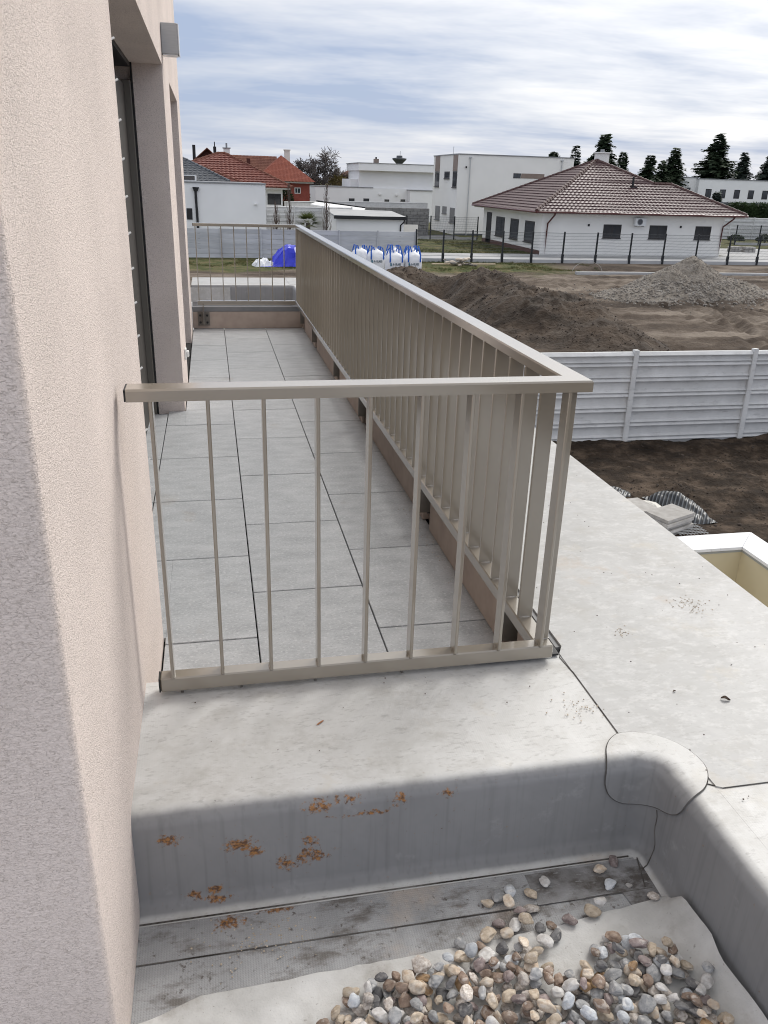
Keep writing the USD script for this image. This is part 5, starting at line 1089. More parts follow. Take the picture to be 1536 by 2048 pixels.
# dark gable house with tall chimneys
dg = thing('gable_house', 'dark maroon gabled house with tall black chimneys at the far left', 'house', (0, 105, GZ))
gp = Polygon([(-2.0, GZ), (2.3, GZ), (2.3, 2.3), (0.1, 4.05), (-2.0, 2.3)])
m = trimesh.creation.extrude_polygon(gp, 7, engine='earcut'); m.vertices = np.column_stack([m.vertices[:, 0], 101.5 + m.vertices[:, 2], m.vertices[:, 1]]); m.fix_normals()
part(dg, 'wall', m, M['roof_maroon'])
part(dg, 'roof', cat_([trimesh.convex.convex_hull(np.array([(0.1, 101, 4.2), (0.1, 109, 4.2), (2.6, 101, 2.1), (2.6, 109, 2.1), (0.1, 101, 4.08), (0.1, 109, 4.08), (2.6, 101, 1.98), (2.6, 109, 1.98)])), trimesh.convex.convex_hull(np.array([(0.099, 101, 4.2), (0.099, 109, 4.2), (-2.4, 101, 2.1), (-2.4, 109, 2.1), (0.099, 101, 4.08), (0.099, 109, 4.08), (-2.4, 101, 1.98), (-2.4, 109, 1.98)]))]), M['roof_oldred'])
for x, zt in ((-1.35, 4.45), (0.95, 4.35), (-2.2, 2.9)):
    cm = part(dg, 'chimney', B(x - 0.17, x + 0.17, 101.9, 102.3, 1.9, zt), M['black'])
part(dg, 'flue', tube([(0.95, 102.1, 4.35), (0.95, 102.1, 4.85)], 0.06, 6), M['black'])
# shed with flat roof, lean-to, walls
sh = thing('shed', 'low white shed with a pale mono pitch roof behind the far concrete fence', 'shed', (10, 55, GZ))
v = np.array([(7.72, 53, GZ), (12.02, 53, GZ), (12.02, 57.5, GZ), (7.72, 57.5, GZ), (7.72, 53, -0.86), (12.02, 53, -0.92), (12.02, 57.5, -0.72), (7.72, 57.5, -0.66)])
part(sh, 'wall', trimesh.convex.convex_hull(v), M['white_render'])
rv = np.array([(7.55, 52.8, -0.80), (12.2, 52.8, -0.86), (12.2, 57.7, -0.66), (7.55, 57.7, -0.58)])
part(sh, 'roof', trimesh.convex.convex_hull(np.vstack([rv, rv + (0, 0, 0.09)])), M['concrete'])
part(sh, 'roof_edge', B(7.54, 12.2, 52.74, 52.795, -0.93, -0.74), M['black'])
part(sh, 'downpipe', tube([(12.0, 52.7, -0.88), (11.98, 52.75, -1.05), (11.80, 52.9, -1.25), (11.78, 52.9, -2.9)], 0.05, 8), M['black'])
part(sh, 'gate', B(12.2, 13.2, 54.0, 54.05, GZ, -1.25), M['cream_trim'])
ln = thing('carport', 'flat white carport roof with a black edge behind the shed', 'carport', (9, 63, GZ))
rv = np.array([(7.1, 61.5, -0.42), (10.6, 60.5, -0.86), (11.6, 64.5, -0.72), (8.0, 65.5, -0.36)])
part(ln, 'roof', trimesh.convex.convex_hull(np.vstack([rv, rv + (0, 0, 0.07)])), M['white_render'])
part(ln, 'roof_edge', trimesh.convex.convex_hull(np.array([(8.0, 65.52, -0.36), (11.6, 64.52, -0.74), (8.0, 65.6, -0.18), (11.6, 64.6, -0.56), (8.0, 65.6, -0.36), (11.6, 64.6, -0.74)])), M['black'])
for q in ((7.4, 61.8), (10.5, 60.9), (8.2, 65.1), (11.3, 64.3)): part(ln, 'post', B(q[0] - .06, q[0] + .06, q[1] - .06, q[1] + .06, GZ, -0.8), M['white_render'])
bw = thing('concrete_wall', 'long pale concrete panel wall running behind the carport to the house', 'wall', (14, 78, GZ))
PW = [(6.0, 70), (8.3, 72.5), (10.5, 75), (12.7, 75.6), (14.9, 76.1), (17.1, 76.6), (19.7, 77.2)]
for (xa, ya), (xb, yb) in zip(PW[:-1], PW[1:]):
    dx, dy = xb - xa, yb - ya; L = math.hypot(dx, dy); nx, ny = -dy / L * 0.06, dx / L * 0.06; sx_, sy_ = dx / L * 0.01, dy / L * 0.01
    part(bw, 'panel', prism(Polygon([(xa + sx_, ya + sy_), (xb - sx_, yb - sy_), (xb - sx_ + nx, yb - sy_ + ny), (xa + sx_ + nx, ya + sy_ + ny)]), GZ, -0.50), M['precast'])
    part(bw, 'coping', prism(Polygon([(xa - nx * .5, ya - ny * .5), (xb - nx * .5, yb - ny * .5), (xb + nx * 1.5, yb + ny * 1.5), (xa + nx * 1.5, ya + ny * 1.5)]), -0.499, -0.43), M['white_render'])
bl = thing('block_wall', 'dark grey stone block wall behind the shed', 'wall', (15, 72, GZ))
for r in range(8):
    x = 10.2 + (0.25 if r % 2 else 0); z0 = GZ + r * 0.275
    while x < 18.6:
        L = 0.62; part(bl, 'block', CB(x + 0.008, min(x + L, 18.7) - 0.008, 72.6 + rng.uniform(-.02, .01), 72.9, z0 + 0.006, z0 + 0.268, 0.015), M['blockwall']); x += L
# row houses on the right
rw = thing('row_house', 'long white terrace of flat roofed houses behind the bungalow on the right', 'house', (66, 114, GZ))
for x0, x1, y0, zt in ((50, 59.5, 110.5, 2.95), (59.5, 66.2, 110, 2.85), (66.2, 84, 109.3, 2.72)):
    part(rw, 'wall', B(x0, x1 - 0.002, y0, 118, GZ, zt), M['white_render'])
    part(rw, 'parapet_cap', B(x0 - 0.05, x1 + 0.05, y0 - 0.05, 118.1, zt + 0.001, zt + 0.10), M['capping'])
for x0 in (60.4, 62.6, 64.6): win_y(rw, x0, x0 + 0.85, 110, 0.45, 1.6, 0.08, sill=False)
for x0 in (58.3,): win_y(rw, x0, x0 + 0.85, 110.5, 0.6, 1.65, 0.08, sill=False)
for x0 in (67.4, 69.6, 71.8, 74.0, 76.2): win_y(rw, x0, x0 + 0.9, 109.3, 0.35, 1.5, 0.08, sill=False)
part(rw, 'lower_facade', B(59.6, 66.1, 109.97, 109.999, GZ, -0.05), M['roof_dark'])
part(rw, 'lower_facade', B(66.3, 84, 109.27, 109.299, GZ, -0.15), M['roof_dark'])
rm = thing('brick_house', 'small red brown roofed house between the bare tree and the villa', 'house', (19.5, 117, GZ))
part(rm, 'wall', B(17.6, 22, 114, 120, GZ, 1.2), M['brickred'])
part(rm, 'roof', trimesh.convex.convex_hull(np.array([(16.6, 113.5, 1.2), (22.5, 113.5, 1.2), (22.5, 120.5, 1.2), (16.6, 120.5, 1.2), (20.3, 115, 3.25), (20.3, 119, 3.25)])), M['roof_oldred'])
part(rm, 'skylight', B(17.55, 17.85, 113.9, 114.2, 1.65, 1.85), M['metal_light'])
oh = thing('brick_house', 'brown roofed house low between the conifers behind the bungalow', 'house', (57, 122, GZ))
part(oh, 'wall', B(54, 60, 121, 127, GZ, 3.0), M['brickred'])
part(oh, 'roof', trimesh.convex.convex_hull(np.array([(53.5, 120.5, 3.0), (60.5, 120.5, 3.0), (60.5, 127.5, 3.0), (53.5, 127.5, 3.0), (54.5, 124, 4.1), (59.5, 124, 4.1)])), M['roof_oldred'])
# water tower
wt = thing('water_tower', 'distant flared water tower dish above the villa roof', 'water tower', (131.8, 602, GZ))
prof = [(0.01, -3), (1.6, -3), (1.5, 8.5), (1.3, 11.5), (5.0, 15.2), (5.0, 15.9), (2.2, 16.3), (2.0, 17.6), (0.01, 17.7)]
m = trimesh.creation.revolve(np.array(prof), sections=24); m.apply_translation((131.8, 602, 0)); part(wt, 'bowl', m, M['roof_dark'])
part(wt, 'mast', tube([(132.2, 602, 17.6), (132.2, 602, 20.5)], 0.15, 5), M['capping'])

# right-hand neighbour: precast fence, hedge, bushes, paver pallet
precast([47.0, 49.5, 52.0, 54.5, 57.0, 59.5], 75.0, -1.02, 6, -3.02, 'pale grey precast fence right of the bungalow under the hedge', M['precast'])
wire_fence('wire_fence', [44.6, 46.9, 49.2, 51.5, 53.8], 66.5, 1.6, 'wire fence by the driveway at the right edge', foot=False)
def leafball(c, r, n, seed, size, flat=1.0):
    rs = np.random.default_rng(seed); d = rs.normal(size=(n, 3)); d /= np.linalg.norm(d, axis=1, keepdims=True); d[:, 2] = np.abs(d[:, 2]) if flat < 1 else d[:, 2]
    rad = rs.uniform(0.55, 1.0, n) ** 0.5 * (0.75 + 0.5 * meshkit.fbm(d * 2 + seed, 3, seed))
    P = np.array(c) + d * rad[:, None] * np.array(r)
    a = rs.normal(size=(n, 3)); a /= np.linalg.norm(a, axis=1, keepdims=True); b = np.cross(a, rs.normal(size=(n, 3))); b /= np.maximum(np.linalg.norm(b, axis=1, keepdims=True), 1e-6)
    s = size * rs.uniform(0.5, 1.3, n)[:, None]
    V = np.stack([P - a * s, P + a * s * 0.4 + b * s * 0.6, P + a * s], 1).reshape(-1, 3)
    return trimesh.Trimesh(V, np.arange(3 * n).reshape(n, 3), process=False)
hg = thing('hedge', 'clipped dark green hedge in front of the white terrace', 'hedge', (56, 82, GZ))
rs = np.random.default_rng(5); n = 5000
P = np.column_stack([rs.uniform(53.2, 62, n), rs.uniform(81, 82.6, n), rs.uniform(-1.6, 0.28, n)]); P[: n // 2, 1] = 81 + rs.normal(0, .06, n // 2)
a = rs.normal(size=(n, 3)) * 0.10; b = rs.normal(size=(n, 3)) * 0.10
part(hg, 'foliage', trimesh.Trimesh(np.stack([P, P + a, P + b], 1).reshape(-1, 3), np.arange(3 * n).reshape(n, 3), process=False), M['hedge'])
part(hg, 'stems', B(53.4, 61.8, 81.4, 82.2, GZ, 0.0), M['shrub'])
for i, (x, y_, r, lab) in enumerate(((44.6, 66.0 + 5, 0.55, 'small dark round shrub beside the bungalow, nearest its wall'), (46.0, 68.5, 0.75, 'dark round shrub behind the driveway wire fence'), (48.6, 68.0, 0.85, 'dark round shrub at the right edge of the picture'))):
    t = thing('shrub', lab, 'shrub', (x, y_, GZ)); part(t, 'foliage', leafball((x, y_, GZ + 0.25), (r, r, r * 0.7), 900, 60 + i, 0.10, 0.5), M['shrub'])
    part(t, 'stem', tube([(x, y_, GZ), (x, y_, GZ + 0.3)], 0.05, 5), M['bark'])
t = thing('shrub', 'dark leafy bush against the red wall of the orange roofed house', 'shrub', (7.2, 84.5, GZ)); part(t, 'foliage', leafball((7.2, 84.5, -0.6), (0.85, 0.8, 1.15), 1500, 71, 0.14), M['shrub']); part(t, 'stem', tube([(7.2, 84.5, GZ), (7.2, 84.5, -0.8)], 0.08, 5), M['bark'])
t = thing('shrub', 'yellowish brown bush below the bare tree beside the villa', 'shrub', (16.0, 108, GZ)); part(t, 'foliage', leafball((16.0, 108, 0.5), (1.6, 1.0, 1.4), 1500, 72, 0.14), M['yellow_shrub']); part(t, 'stem', tube([(16, 108, GZ), (16, 108, 0)], 0.08, 5), M['bark'])
for k, (x, y_, lab) in enumerate(((39.6, 58.6, 'grey paver bundle stacked on the driveway nearest the bungalow'), (40.6, 58.3, 'grey paver bundle on the driveway, right of its neighbour'))):
    t = thing('paver_bundle', lab, 'pavers', (x, y_, GZ))
    for a_ in range(3):
        for b_ in range(2): part(t, 'block', CB(x - 0.45 + 0.3 * a_, x - 0.17 + 0.3 * a_, y_, y_ + 0.6, GZ + 0.02 + 0.2 * b_, GZ + 0.2 + 0.2 * b_, 0.02), M['paver'])

# ------------------------------------------------------------------ trees
def conifer(x, y_, zt, w, label, material, seed, name='conifer', base=GZ, skirt=0.18, droop=0.35, density=1.0):
    H = zt - base; rs = np.random.default_rng(seed)
    t = thing(name, label, 'tree', (x, y_, base))
    part(t, 'trunk', tube([(x, y_, base), (x, y_, base + H * 0.55), (x, y_, base + H * 0.98)], [H * 0.018, H * 0.011, H * 0.003], 6), M['bark'])
    V = []
    nl = int(26 * density)
    for i in range(nl):
        f_ = i / (nl - 1); z = base + H * (skirt + (0.985 - skirt) * f_)
        R0 = 1.35 * w * (1 - f_) ** 0.8 * (0.75 + 0.5 * rs.random()) + 0.18
        nb = max(6, int(19 * (1 - f_ * 0.6)))
        for b in range(nb):
            az = rs.uniform(0, 2 * PI); R = R0 * rs.uniform(0.55, 1.12)
            ca, sa = math.cos(az), math.sin(az)
            n = max(6, int(R / 0.055))
            for q in range(n):
                g = (q + 0.5) / n; rr = R * g
                zz = z - droop * R * g ** 1.5 + rs.normal(0, 0.06) + 0.14 * R * max(0, g - 0.8)
                p0 = np.array([x + ca * rr, y_ + sa * rr, zz])
                s = 0.38 * (1.15 - 0.6 * g) * rs.uniform(0.7, 1.4) * (0.6 + 0.5 * w / 2)
                side = np.array([-sa, ca, 0]) * rs.choice([-1, 1]) * s
                V += [p0, p0 + side + np.array([ca, sa, 0]) * s * 0.7 + (0, 0, rs.uniform(-0.5, 0.1) * s), p0 + np.array([ca, sa, 0]) * s * 0.9 + (0, 0, -0.55 * s * rs.random())]
    V = np.array(V); part(t, 'crown', trimesh.Trimesh(V, np.arange(len(V)).reshape(-1, 3), process=False), material)
conifer(43.6, 100, 5.95, 1.56, 'thin bluish spruce left of the bungalow chimney', M['needles_b'], 1, density=0.9)
conifer(47.2, 100, 7.35, 3.12, 'broad dark spruce rising directly behind the bungalow chimney', M['needles'], 2, density=1.1)
conifer(54.8, 110, 5.8, 2.12, 'smaller dark spruce just right of the chimney', M['needles'], 3)
conifer(54.3 + 2.4, 106, 5.45, 2.50, 'squat dark spruce second right of the chimney', M['needles'], 4)
conifer(62.4, 110, 6.6, 2.75, 'dark spruce above the left end of the terrace', M['needles'], 5)
conifer(59.6, 108, 4.9, 1.88, 'low dark spruce left of the one above the terrace', M['needles'], 6)
conifer(74.9, 120, 9.3, 4.12, 'tallest dark conifer rising over the terrace roofs', M['needles'], 7, density=1.25, droop=0.1, skirt=0.1)
conifer(82.9, 125, 7.1, 2.75, 'bluish spruce right of the tallest conifer', M['needles_b'], 8)
conifer(80.9, 115, 6.9, 3.62, 'dense dark conifer at the right edge of the picture', M['needles_b'], 9, density=1.2)
conifer(49.0, 120, 5.9, 2.12, 'round topped dark pine peeking over the two storey house', M['needles'], 10, density=1.2, droop=-0.15, skirt=0.5)
conifer(51.0, 80.5, 1.2, 0.9, 'small spruce beside the hedge by the terrace', M['needles_b'], 11)
def bare_tree(x, y_, h_, spread, label, material, seed, depth=6, name='bare_tree', r0=0.22, droop=0.0, tw=0.02, up=0.45, lean=0.0, first=0.28, kids=(3, 4)):
    rs = np.random.default_rng(seed); t = thing(name, label, 'tree', (x, y_, GZ)); segs = []
    def grow(p, d, L, r, k):
        q = p + d * L * 0.5 + rs.normal(0, 0.04 * L, 3); e_ = p + d * L + rs.normal(0, 0.06 * L, 3)
        segs.append((p, q, e_, r, max(tw, r * 0.62), k))
        if k == 0: return
        for c in range(rs.integers(*kids) + (1 if k <= 3 else 0)):
            a = rs.normal(size=3); a -= d * (a @ d); a /= np.linalg.norm(a) + 1e-9
            ang = rs.uniform(0.25, 0.75) * spread
            nd = d * math.cos(ang) + a * math.sin(ang); nd[2] += up * (0.18 if k > 2 else 0.05) - droop * (0.35 if k <= 2 else 0.0); nd /= np.linalg.norm(nd)
            st = rs.uniform(0.45, 1.0); b0 = p + (e_ - p) * st
            grow(b0, nd, L * rs.uniform(0.62, 0.82), max(tw, r * 0.58), k - 1)
    grow(np.array([x, y_, GZ]), np.array([lean, 0, 1.0]), h_ * first, r0, depth)
    tr = [tube([a, b, c], [r, (r + r2) / 2, r2], 6, False) for a, b, c, r, r2, k in segs if k >= depth - 1]
    tw_ = [tube([a, b, c], [r, (r + r2) / 2, r2], 3, False) for a, b, c, r, r2, k in segs if k < depth - 1]
    part(t, 'trunk', cat_(tr), M['bark']); part(t, 'crown', cat_(tw_), material)
bare_tree(14.4, 108, 10.2, 1.25, 'large bare leafless tree between the orange roof and the villa', M['twig'], 3, 6, r0=0.26, droop=0.5, tw=0.03)
bare_tree(12.0, 110, 8.2, 1.35, 'smaller bare tree left of the large one, half behind the orange roof', M['twig'], 8, 5, r0=0.18, droop=0.4, tw=0.03, kids=(3, 5))
bare_tree(16.6, 112, 8.2, 1.3, 'brownish bare tree right of the large one, beside the villa', M['twig_red'], 12, 5, r0=0.18, droop=0.3, tw=0.03, kids=(3, 5))
bare_tree(13.6, 104, 6.8, 1.5, 'low reddish leafless bush in front of the large bare tree', M['twig_red'], 15, 5, name='bare_tree', r0=0.12, tw=0.022, kids=(3, 5), first=0.22)
bare_tree(68.5, 125, 9.5, 0.8, 'thin bare tree far behind the terrace, left of the tallest conifer', M['twig'], 21, 5, r0=0.14, tw=0.02)
def sapling(x, y_, zt, label, seed):
    rs = np.random.default_rng(seed); t = thing('sapling', label, 'tree', (x, y_, GZ)); H = zt - GZ
    part(t, 'trunk', tube([(x, y_, GZ), (x + 0.03, y_, GZ + H * 0.5), (x - 0.02, y_, zt)], [0.055, 0.04, 0.012], 6), M['bark']); ms = []
    for k in range(60):
        f_ = rs.uniform(0.22, 0.97); az = rs.uniform(0, 2 * PI); L = (0.95 - 0.6 * f_) * rs.uniform(0.6, 1.2); o = 0.30 * (1 - 0.5 * f_)
        p = np.array([x, y_, GZ + H * f_]); ms.append(tube([p, p + np.array([math.cos(az), math.sin(az), 0]) * o * L + (0, 0, 0.35 * L), p + np.array([math.cos(az), math.sin(az), 0]) * o * 1.5 * L + (0, 0, L)], [0.016, 0.012, 0.007], 3, False))
    part(t, 'crown', cat_(ms), M['twig_red'])
sapling(4.72, 52.0, 0.95, 'bare upright sapling in front of the pale fence, left of the palm', 1)
sapling(6.97, 52.0, 1.0, 'bare upright sapling at the left corner of the shed', 2)
sapling(4.0, 53.0, -0.2, 'short thin bare sapling nearest the garage corner', 4)
pm = thing('palm', 'small green palm between the two bare saplings', 'palm', (5.8, 51.6, GZ))
part(pm, 'trunk', tube([(5.8, 51.6, GZ), (5.8, 51.6, -1.15)], [0.10, 0.13], 8), M['bark'])
rs = np.random.default_rng(3)
for k in range(34):
    az = rs.uniform(0, 2 * PI); el = rs.uniform(-0.25, 1.0); L = rs.uniform(0.8, 1.15); c0 = np.array([5.8, 51.6, -1.12]); V = []
    d = np.array([math.cos(az) * math.cos(el), math.sin(az) * math.cos(el), math.sin(el)]); s_ = np.array([-math.sin(az), math.cos(az), 0]); u_ = np.cross(d, s_) * -1
    for q in range(13):
        a_ = (q - 6) / 6 * 1.15; tip = c0 + d * L * (0.45 + 0.55 * math.cos(a_)) + s_ * L * 0.5 * math.sin(a_) - np.array([0, 0, 0.12]) * abs(a_); b0 = c0 + d * L * 0.4; w_ = s_ * 0.03 + d * 0.006
        V += [b0 - w_, b0 + w_, tip]
    V += [c0 - s_ * 0.008, c0 + s_ * 0.008, c0 + d * L * 0.42]
    V = np.array(V); part(pm, 'frond', trimesh.Trimesh(V, np.arange(len(V)).reshape(-1, 3), process=False), M['palm'])

# ------------------------------------------------------------------ heaps on the building site
def site_heap(xs, ys, hf, material, name, label, cat):
    X, Y = np.meshgrid(xs, ys); Hh = hf(X, Y)
    V = np.stack([X.ravel(), Y.ravel(), (GZ - 0.12 + Hh).ravel()], 1); nx = len(xs); i = np.arange(len(V)).reshape(len(ys), nx)
    f = np.stack([i[:-1, :-1].ravel(), i[:-1, 1:].ravel(), i[1:, 1:].ravel(), i[1:, :-1].ravel()], 1)
    f = f[(Hh.ravel()[f] > 0.0).any(1)]
    used, inv = np.unique(f, return_inverse=True); V, f = V[used], inv.reshape(f.shape)
    top(name, (V, f), material, label, cat, smooth=True)
    return lambda x, y_: GZ - 0.12 + hf(x, y_)
def mound_h(X, Y):
    g = lambda cx, cy, hh, sx, sy: hh * np.exp(-np.abs((X - cx) / sx) ** 2.2 - np.abs((Y - cy) / sy) ** 2.2)
    h_ = g(8.0, 35.2, 1.05, 1.8, 2.4) + g(10.1, 31.8, 1.25, 1.6, 2.5) + g(10.9, 27.2, 1.12, 1.6, 3.2) + g(11.6, 23.6, 0.75, 1.4, 2.4) + g(9.3, 26.0, 0.55, 1.1, 2.2) + g(12.2, 33.0, 0.35, 2.0, 1.8)
    h_ -= g(8.9, 32.3, 0.95, 0.9, 1.6)
    n = fb(X, Y, 0.9, 5, 41) * 0.55 + (np.abs(fb(X, Y * 0.6, 2.4, 4, 42)) * -0.45 + 0.07) + fb(X, Y, 6, 3, 43) * 0.16
    return h_ * (1 + n * 0.8) + n * 0.45 * np.clip(h_ / 0.25, 0, 1) - 0.06
mz = site_heap(np.arange(4.5, 16.0, 0.07), np.arange(19.5, 39.5, 0.09), mound_h, M['mound'], 'soil_mound', 'long mound of dark dug earth beyond the pale fence', 'earth mound')
def heap_h(X, Y):
    g = lambda cx, cy, hh, sx, sy: hh * np.maximum(0, 1 - np.sqrt(((X - cx) / sx) ** 2 + ((Y - cy) / sy) ** 2)) ** 0.9
    h_ = np.maximum.reduce([g(21.0, 34.2, 1.75, 2.5, 2.8), g(19.8, 33.8, 1.30, 2.2, 2.5), g(23.0, 34.6, 0.75, 2.8, 2.1), g(18.4, 33.2, 0.6, 2.4, 1.9)])
    return h_ + (fb(X, Y, 1.4, 4, 51) * 0.32 + fb(X, Y, 7, 2, 52) * 0.12) * np.clip(h_ / 0.2, 0.0, 1) + 0.1 * np.clip(h_ / 0.05, 0, 1) - 0.02
hz = site_heap(np.arange(14.8, 26.6, 0.08), np.arange(30, 38, 0.08), heap_h, M['heap'], 'rubble_heap', 'cone shaped heap of grey crushed rubble on the building site', 'rubble heap')
xx, yy = nrng.normal(20.4, 2.5, 6000), nrng.normal(32.8, 1.4, 6000); z_ = hz(xx, yy)
ok = (z_ > GZ - 0.13) | (nrng.random(6000) < 0.3); xx, yy, z_ = xx[ok][:3500], yy[ok][:3500], z_[ok][:3500]
pts = np.column_stack([xx, yy, np.maximum(z_, GZ) + 0.01]); sc = list(nrng.uniform(0.015, 0.042, len(xx)) * np.where(z_ < GZ + 0.7, 1.25, 0.6))
scatter('rubble_stones', lump(14, 1, 0.6), M['rubble'], pts, sc, label='loose grey rubble stones over and around the heap', cat='rubble')
xx, yy = nrng.uniform(5, 15, 5000), nrng.uniform(20, 39, 5000); z_ = mz(xx, yy); ok = z_ > GZ
pts = np.column_stack([xx, yy, z_ + 0.005])[ok]; sc = list(nrng.uniform(0.012, 0.032, len(pts)))
scatter('earth_clods', lump(17, 1, 0.5), M['clod'], pts, sc, label='loose earth clods lying on the dark soil mound', cat='earth')
top('concrete_edging', CB(19.2, 36, 42.2, 42.45, GZ - 0.1, GZ + 0.09, 0.01), M['concrete'], 'low pale concrete edging strip across the building site', 'kerb')
a_ = np.linspace(0, PI, 22)
top('hoop', tube(np.column_stack([20.3 - 0.88 * np.cos(a_), 43.3 + 0 * a_, GZ - 0.03 + 0.55 * np.sin(a_)]), 0.014, 6), M['paver'], 'thin bent pipe hoop sticking out of the ground', 'pipe', smooth=True)
db = thing('scrap_pile', 'small pile of pale scrap by the wire fence on the grass', 'scrap', (14, 46, GZ))
for k in range(22):
    m = lump(80 + k, 1, 0.6); s_ = rng.uniform(0.08, 0.2); m.apply_scale((s_, s_ * 0.8, s_ * 0.7)); m.apply_translation((rng.gauss(13.9, 0.4), rng.gauss(46.0, 0.25), GZ + 0.05 + max(0, rng.gauss(0.12, 0.1)))); part(db, 'lump', m, M['peb_cream'] if k % 2 else M['rubble'])
for k, (x0, x1, yy) in enumerate(((12.2, 14.0, 46.2), (14.2, 16.0, 46.3))):
    top('timber_batten', CB(x0, x1, yy, yy + 0.09, GZ + 0.03, GZ + 0.10, 0.01), M['wood'], ['pale timber batten on the grass left of the scrap pile', 'pale timber batten on the grass right of the scrap pile'][k], 'batten')

# ------------------------------------------------------------------ bulk bags, tarpaulin
def bulk_bag(x, y_, w, h_, seed, label, printed=True):
    t = thing('bulk_bag', label, 'bag', (x, y_, GZ), None)
    n = 30; rs = np.random.default_rng(seed)
    th = np.linspace(0, 2 * PI, 49)[:-1]; rows = []
    prof = [(0.0, 0.985), (0.2, 1.0), (0.5, 1.03), (0.7, 1.0), (0.82, 0.92), (0.9, 0.78), (0.96, 0.55), (1.0, 0.30), (1.05, 0.16), (1.09, 0.2)]
    zz = np.interp(np.linspace(0, 1, n), np.linspace(0, 1, len(prof)), [p[0] for p in prof]); rr = np.interp(np.linspace(0, 1, n), np.linspace(0, 1, len(prof)), [p[1] for p in prof])
    V = []
    for z, r in zip(zz, rr):
        q = 5.0 - 3.0 * max(0, z - 0.6) / 0.4 if z > 0.6 else 5.0
        k = (np.abs(np.cos(th)) ** q + np.abs(np.sin(th)) ** q) ** (-1 / q)
        wr = 1 + (0.05 + 0.16 * max(0, z - 0.65)) * (meshkit.fbm(np.stack([np.cos(th) * 3.2, np.sin(th) * 3.2, np.full_like(th, z * (2 + 2 * z))], -1) + seed, 3, seed) - 0.5) * 2
        sag = 1 - 0.012 * abs(math.sin(z * 5))
        V.append(np.column_stack([x + w / 2 * r * k * wr * sag * np.cos(th), y_ + w / 2 * r * k * wr * sag * np.sin(th), np.full_like(th, GZ - 0.03 + z * h_) + 0.03 * (wr - 1)]))
    V = np.concatenate(V); i = np.arange(n * 48).reshape(n, 48); j = np.roll(i, -1, 1)
    f = np.stack([i[:-1].ravel(), j[:-1].ravel(), j[1:].ravel(), i[1:].ravel()], 1)
    part(t, 'sack', (V, f), M['bag'], smooth=True)
    for sx_ in (-1, 1):
        for sy_ in (-1, 1):
            cxx, cyy = x + sx_ * w * 0.36, y_ + sy_ * w * 0.47
            a = np.array([cxx - 0.10 * sx_ * 0, cyy, GZ + h_ * 0.62])
            pts = [(cxx, y_ + sy_ * w * 0.515, GZ + h_ * 0.55), (cxx, y_ + sy_ * w * 0.525, GZ + h_ * 0.72), (cxx, y_ + sy_ * w * 0.46, GZ + h_ * 0.9), (x + sx_ * w * 0.30, y_ + sy_ * w * 0.34, GZ + h_ * 1.08 + rs.uniform(0, .08)), (x + sx_ * w * 0.20, y_ + sy_ * w * 0.30, GZ + h_ * 1.10 + rs.uniform(0, .08)), (x + sx_ * w * 0.16, y_ + sy_ * w * 0.36, GZ + h_ * 0.98)]
            p = np.array(pts); hwid = np.array([0.035, 0, 0])
            Vs = np.concatenate([p - hwid, p + hwid, p - hwid + (0, 0.01 * -sy_, 0.004), p + hwid + (0, 0.01 * -sy_, 0.004)]); m_ = len(p); F = []
            for q in range(m_ - 1):
                F += [(q, q + 1, m_ + q + 1, m_ + q), (2 * m_ + q, 3 * m_ + q, 3 * m_ + q + 1, 2 * m_ + q + 1)]
            part(t, 'strap', (Vs, np.array(F)), M['bluestrap'])
    if printed:
        yf = y_ - w * 0.5 * 1.055
        tm = meshkit.text_mesh('A-GLASS', 0.105, 0.004, bold=True); wd = tm.vertices[:, 0].max(); tm.apply_scale((0.48 * w / wd, 1, 1)); 
        v = tm.vertices; tm.vertices = np.column_stack([x - 0.20 * w + v[:, 0], yf - v[:, 2] - 0.002, GZ + h_ * 0.42 + v[:, 1]]); tm.fix_normals(); part(t, 'print', tm, M['ink'])
        part(t, 'emblem', cat_([B(x - 0.36 * w, x - 0.25 * w, yf - 0.006, yf, GZ + h_ * 0.405, GZ + h_ * 0.47), B(x - 0.355 * w, x - 0.28 * w, yf - 0.006, yf, GZ + h_ * 0.48, GZ + h_ * 0.535)]), M['ink2'])
bulk_bag(9.00, 41.5, 0.86, 1.06, 1, 'white bulk bag with blue straps, front left of the group')
bulk_bag(9.93, 41.5, 0.84, 1.10, 2, 'white bulk bag with blue straps, front right of the group')
bulk_bag(8.35, 43.1, 0.9, 1.05, 3, 'white bulk bag half hidden by the railing, left behind the front pair')
bulk_bag(7.75, 44.4, 0.9, 1.0, 4, 'white bulk bag at the far left of the group behind the railing', False)
bulk_bag(9.35, 43.3, 0.85, 1.12, 5, 'white bulk bag peeking between the two front ones', False)
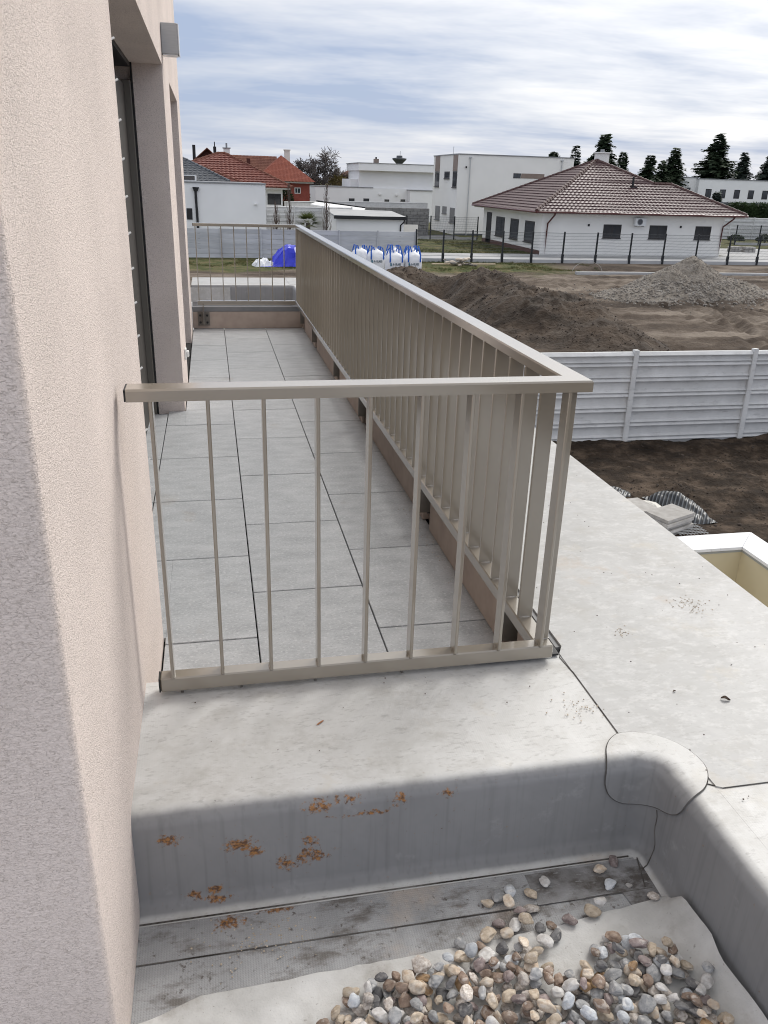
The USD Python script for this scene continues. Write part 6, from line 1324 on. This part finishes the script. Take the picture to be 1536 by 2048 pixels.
bulk_bag(10.25, 43.0, 0.85, 1.1, 6, 'white bulk bag directly behind the front right one', False)
def tarp(seed):
    n, m = 26, 18
    U, W = np.meshgrid(np.linspace(0, 1, n), np.linspace(0, 1, m)); rs = np.random.default_rng(seed)
    jit = rs.normal(0, 1, (2,) + U.shape)
    X = 2.5 + U * 3.4 + 0.035 * jit[0]; Y = 44.2 + W * 2.4 + 0.03 * jit[1]
    prof = np.interp(U, [0, 0.12, 0.19, 0.24, 0.34, 0.44, 0.60, 0.74, 0.80, 0.90, 1], [0.03, 0.05, 0.10, 0.42, 0.86, 1.05, 1.00, 1.08, 0.96, 0.22, 0.0])
    pr2 = np.interp(W, [0, 0.05, 0.22, 0.40, 0.8, 0.94, 1], [0.0, 0.12, 0.86, 1.0, 0.95, 0.4, 0.0])
    fold = 0.11 * (np.abs(fb(X * 2.6, Y * 0.7, 1.6, 3, seed)) * 4 - 0.7)
    Z = GZ + 0.01 + prof * pr2 * (1 + fold * 0.35) + (0.02 * rs.normal(0, 1, U.shape)) * (prof > 0.1) * (pr2 > 0.05)
    Y = Y - fold * 1.3 * np.clip(prof, 0, 1) * (1 - pr2 * 0.5)
    V = np.stack([X.ravel(), Y.ravel(), np.maximum(Z, GZ + 0.015).ravel()], 1); i = np.arange(n * m).reshape(m, n)
    return V, np.stack([i[:-1, :-1].ravel(), i[:-1, 1:].ravel(), i[1:, 1:].ravel(), i[1:, :-1].ravel()], 1)
top('tarpaulin', tarp(5), M['tarp'], 'bright blue tarpaulin draped over a pile by the far fence', 'tarpaulin', smooth=18)
tb = hump(6.9, 8.3, 45.2, 46.4, 0.1, 0.75, 77)
top('tarpaulin', tb, M['tarp'], 'small blue tarpaulin mostly hidden behind the railing and white bags', 'tarpaulin', smooth=True)
ws = hump(2.1, 3.2, 44.3, 45.6, 0.2, 0.50, 66, 15)
ws = (ws[0] + np.random.default_rng(4).normal(0, 0.035, ws[0].shape), ws[1])
top('plastic_sheet', ws, M['sheet'], 'crumpled white plastic sheet at the left foot of the blue tarpaulin', 'plastic sheet', smooth=25)
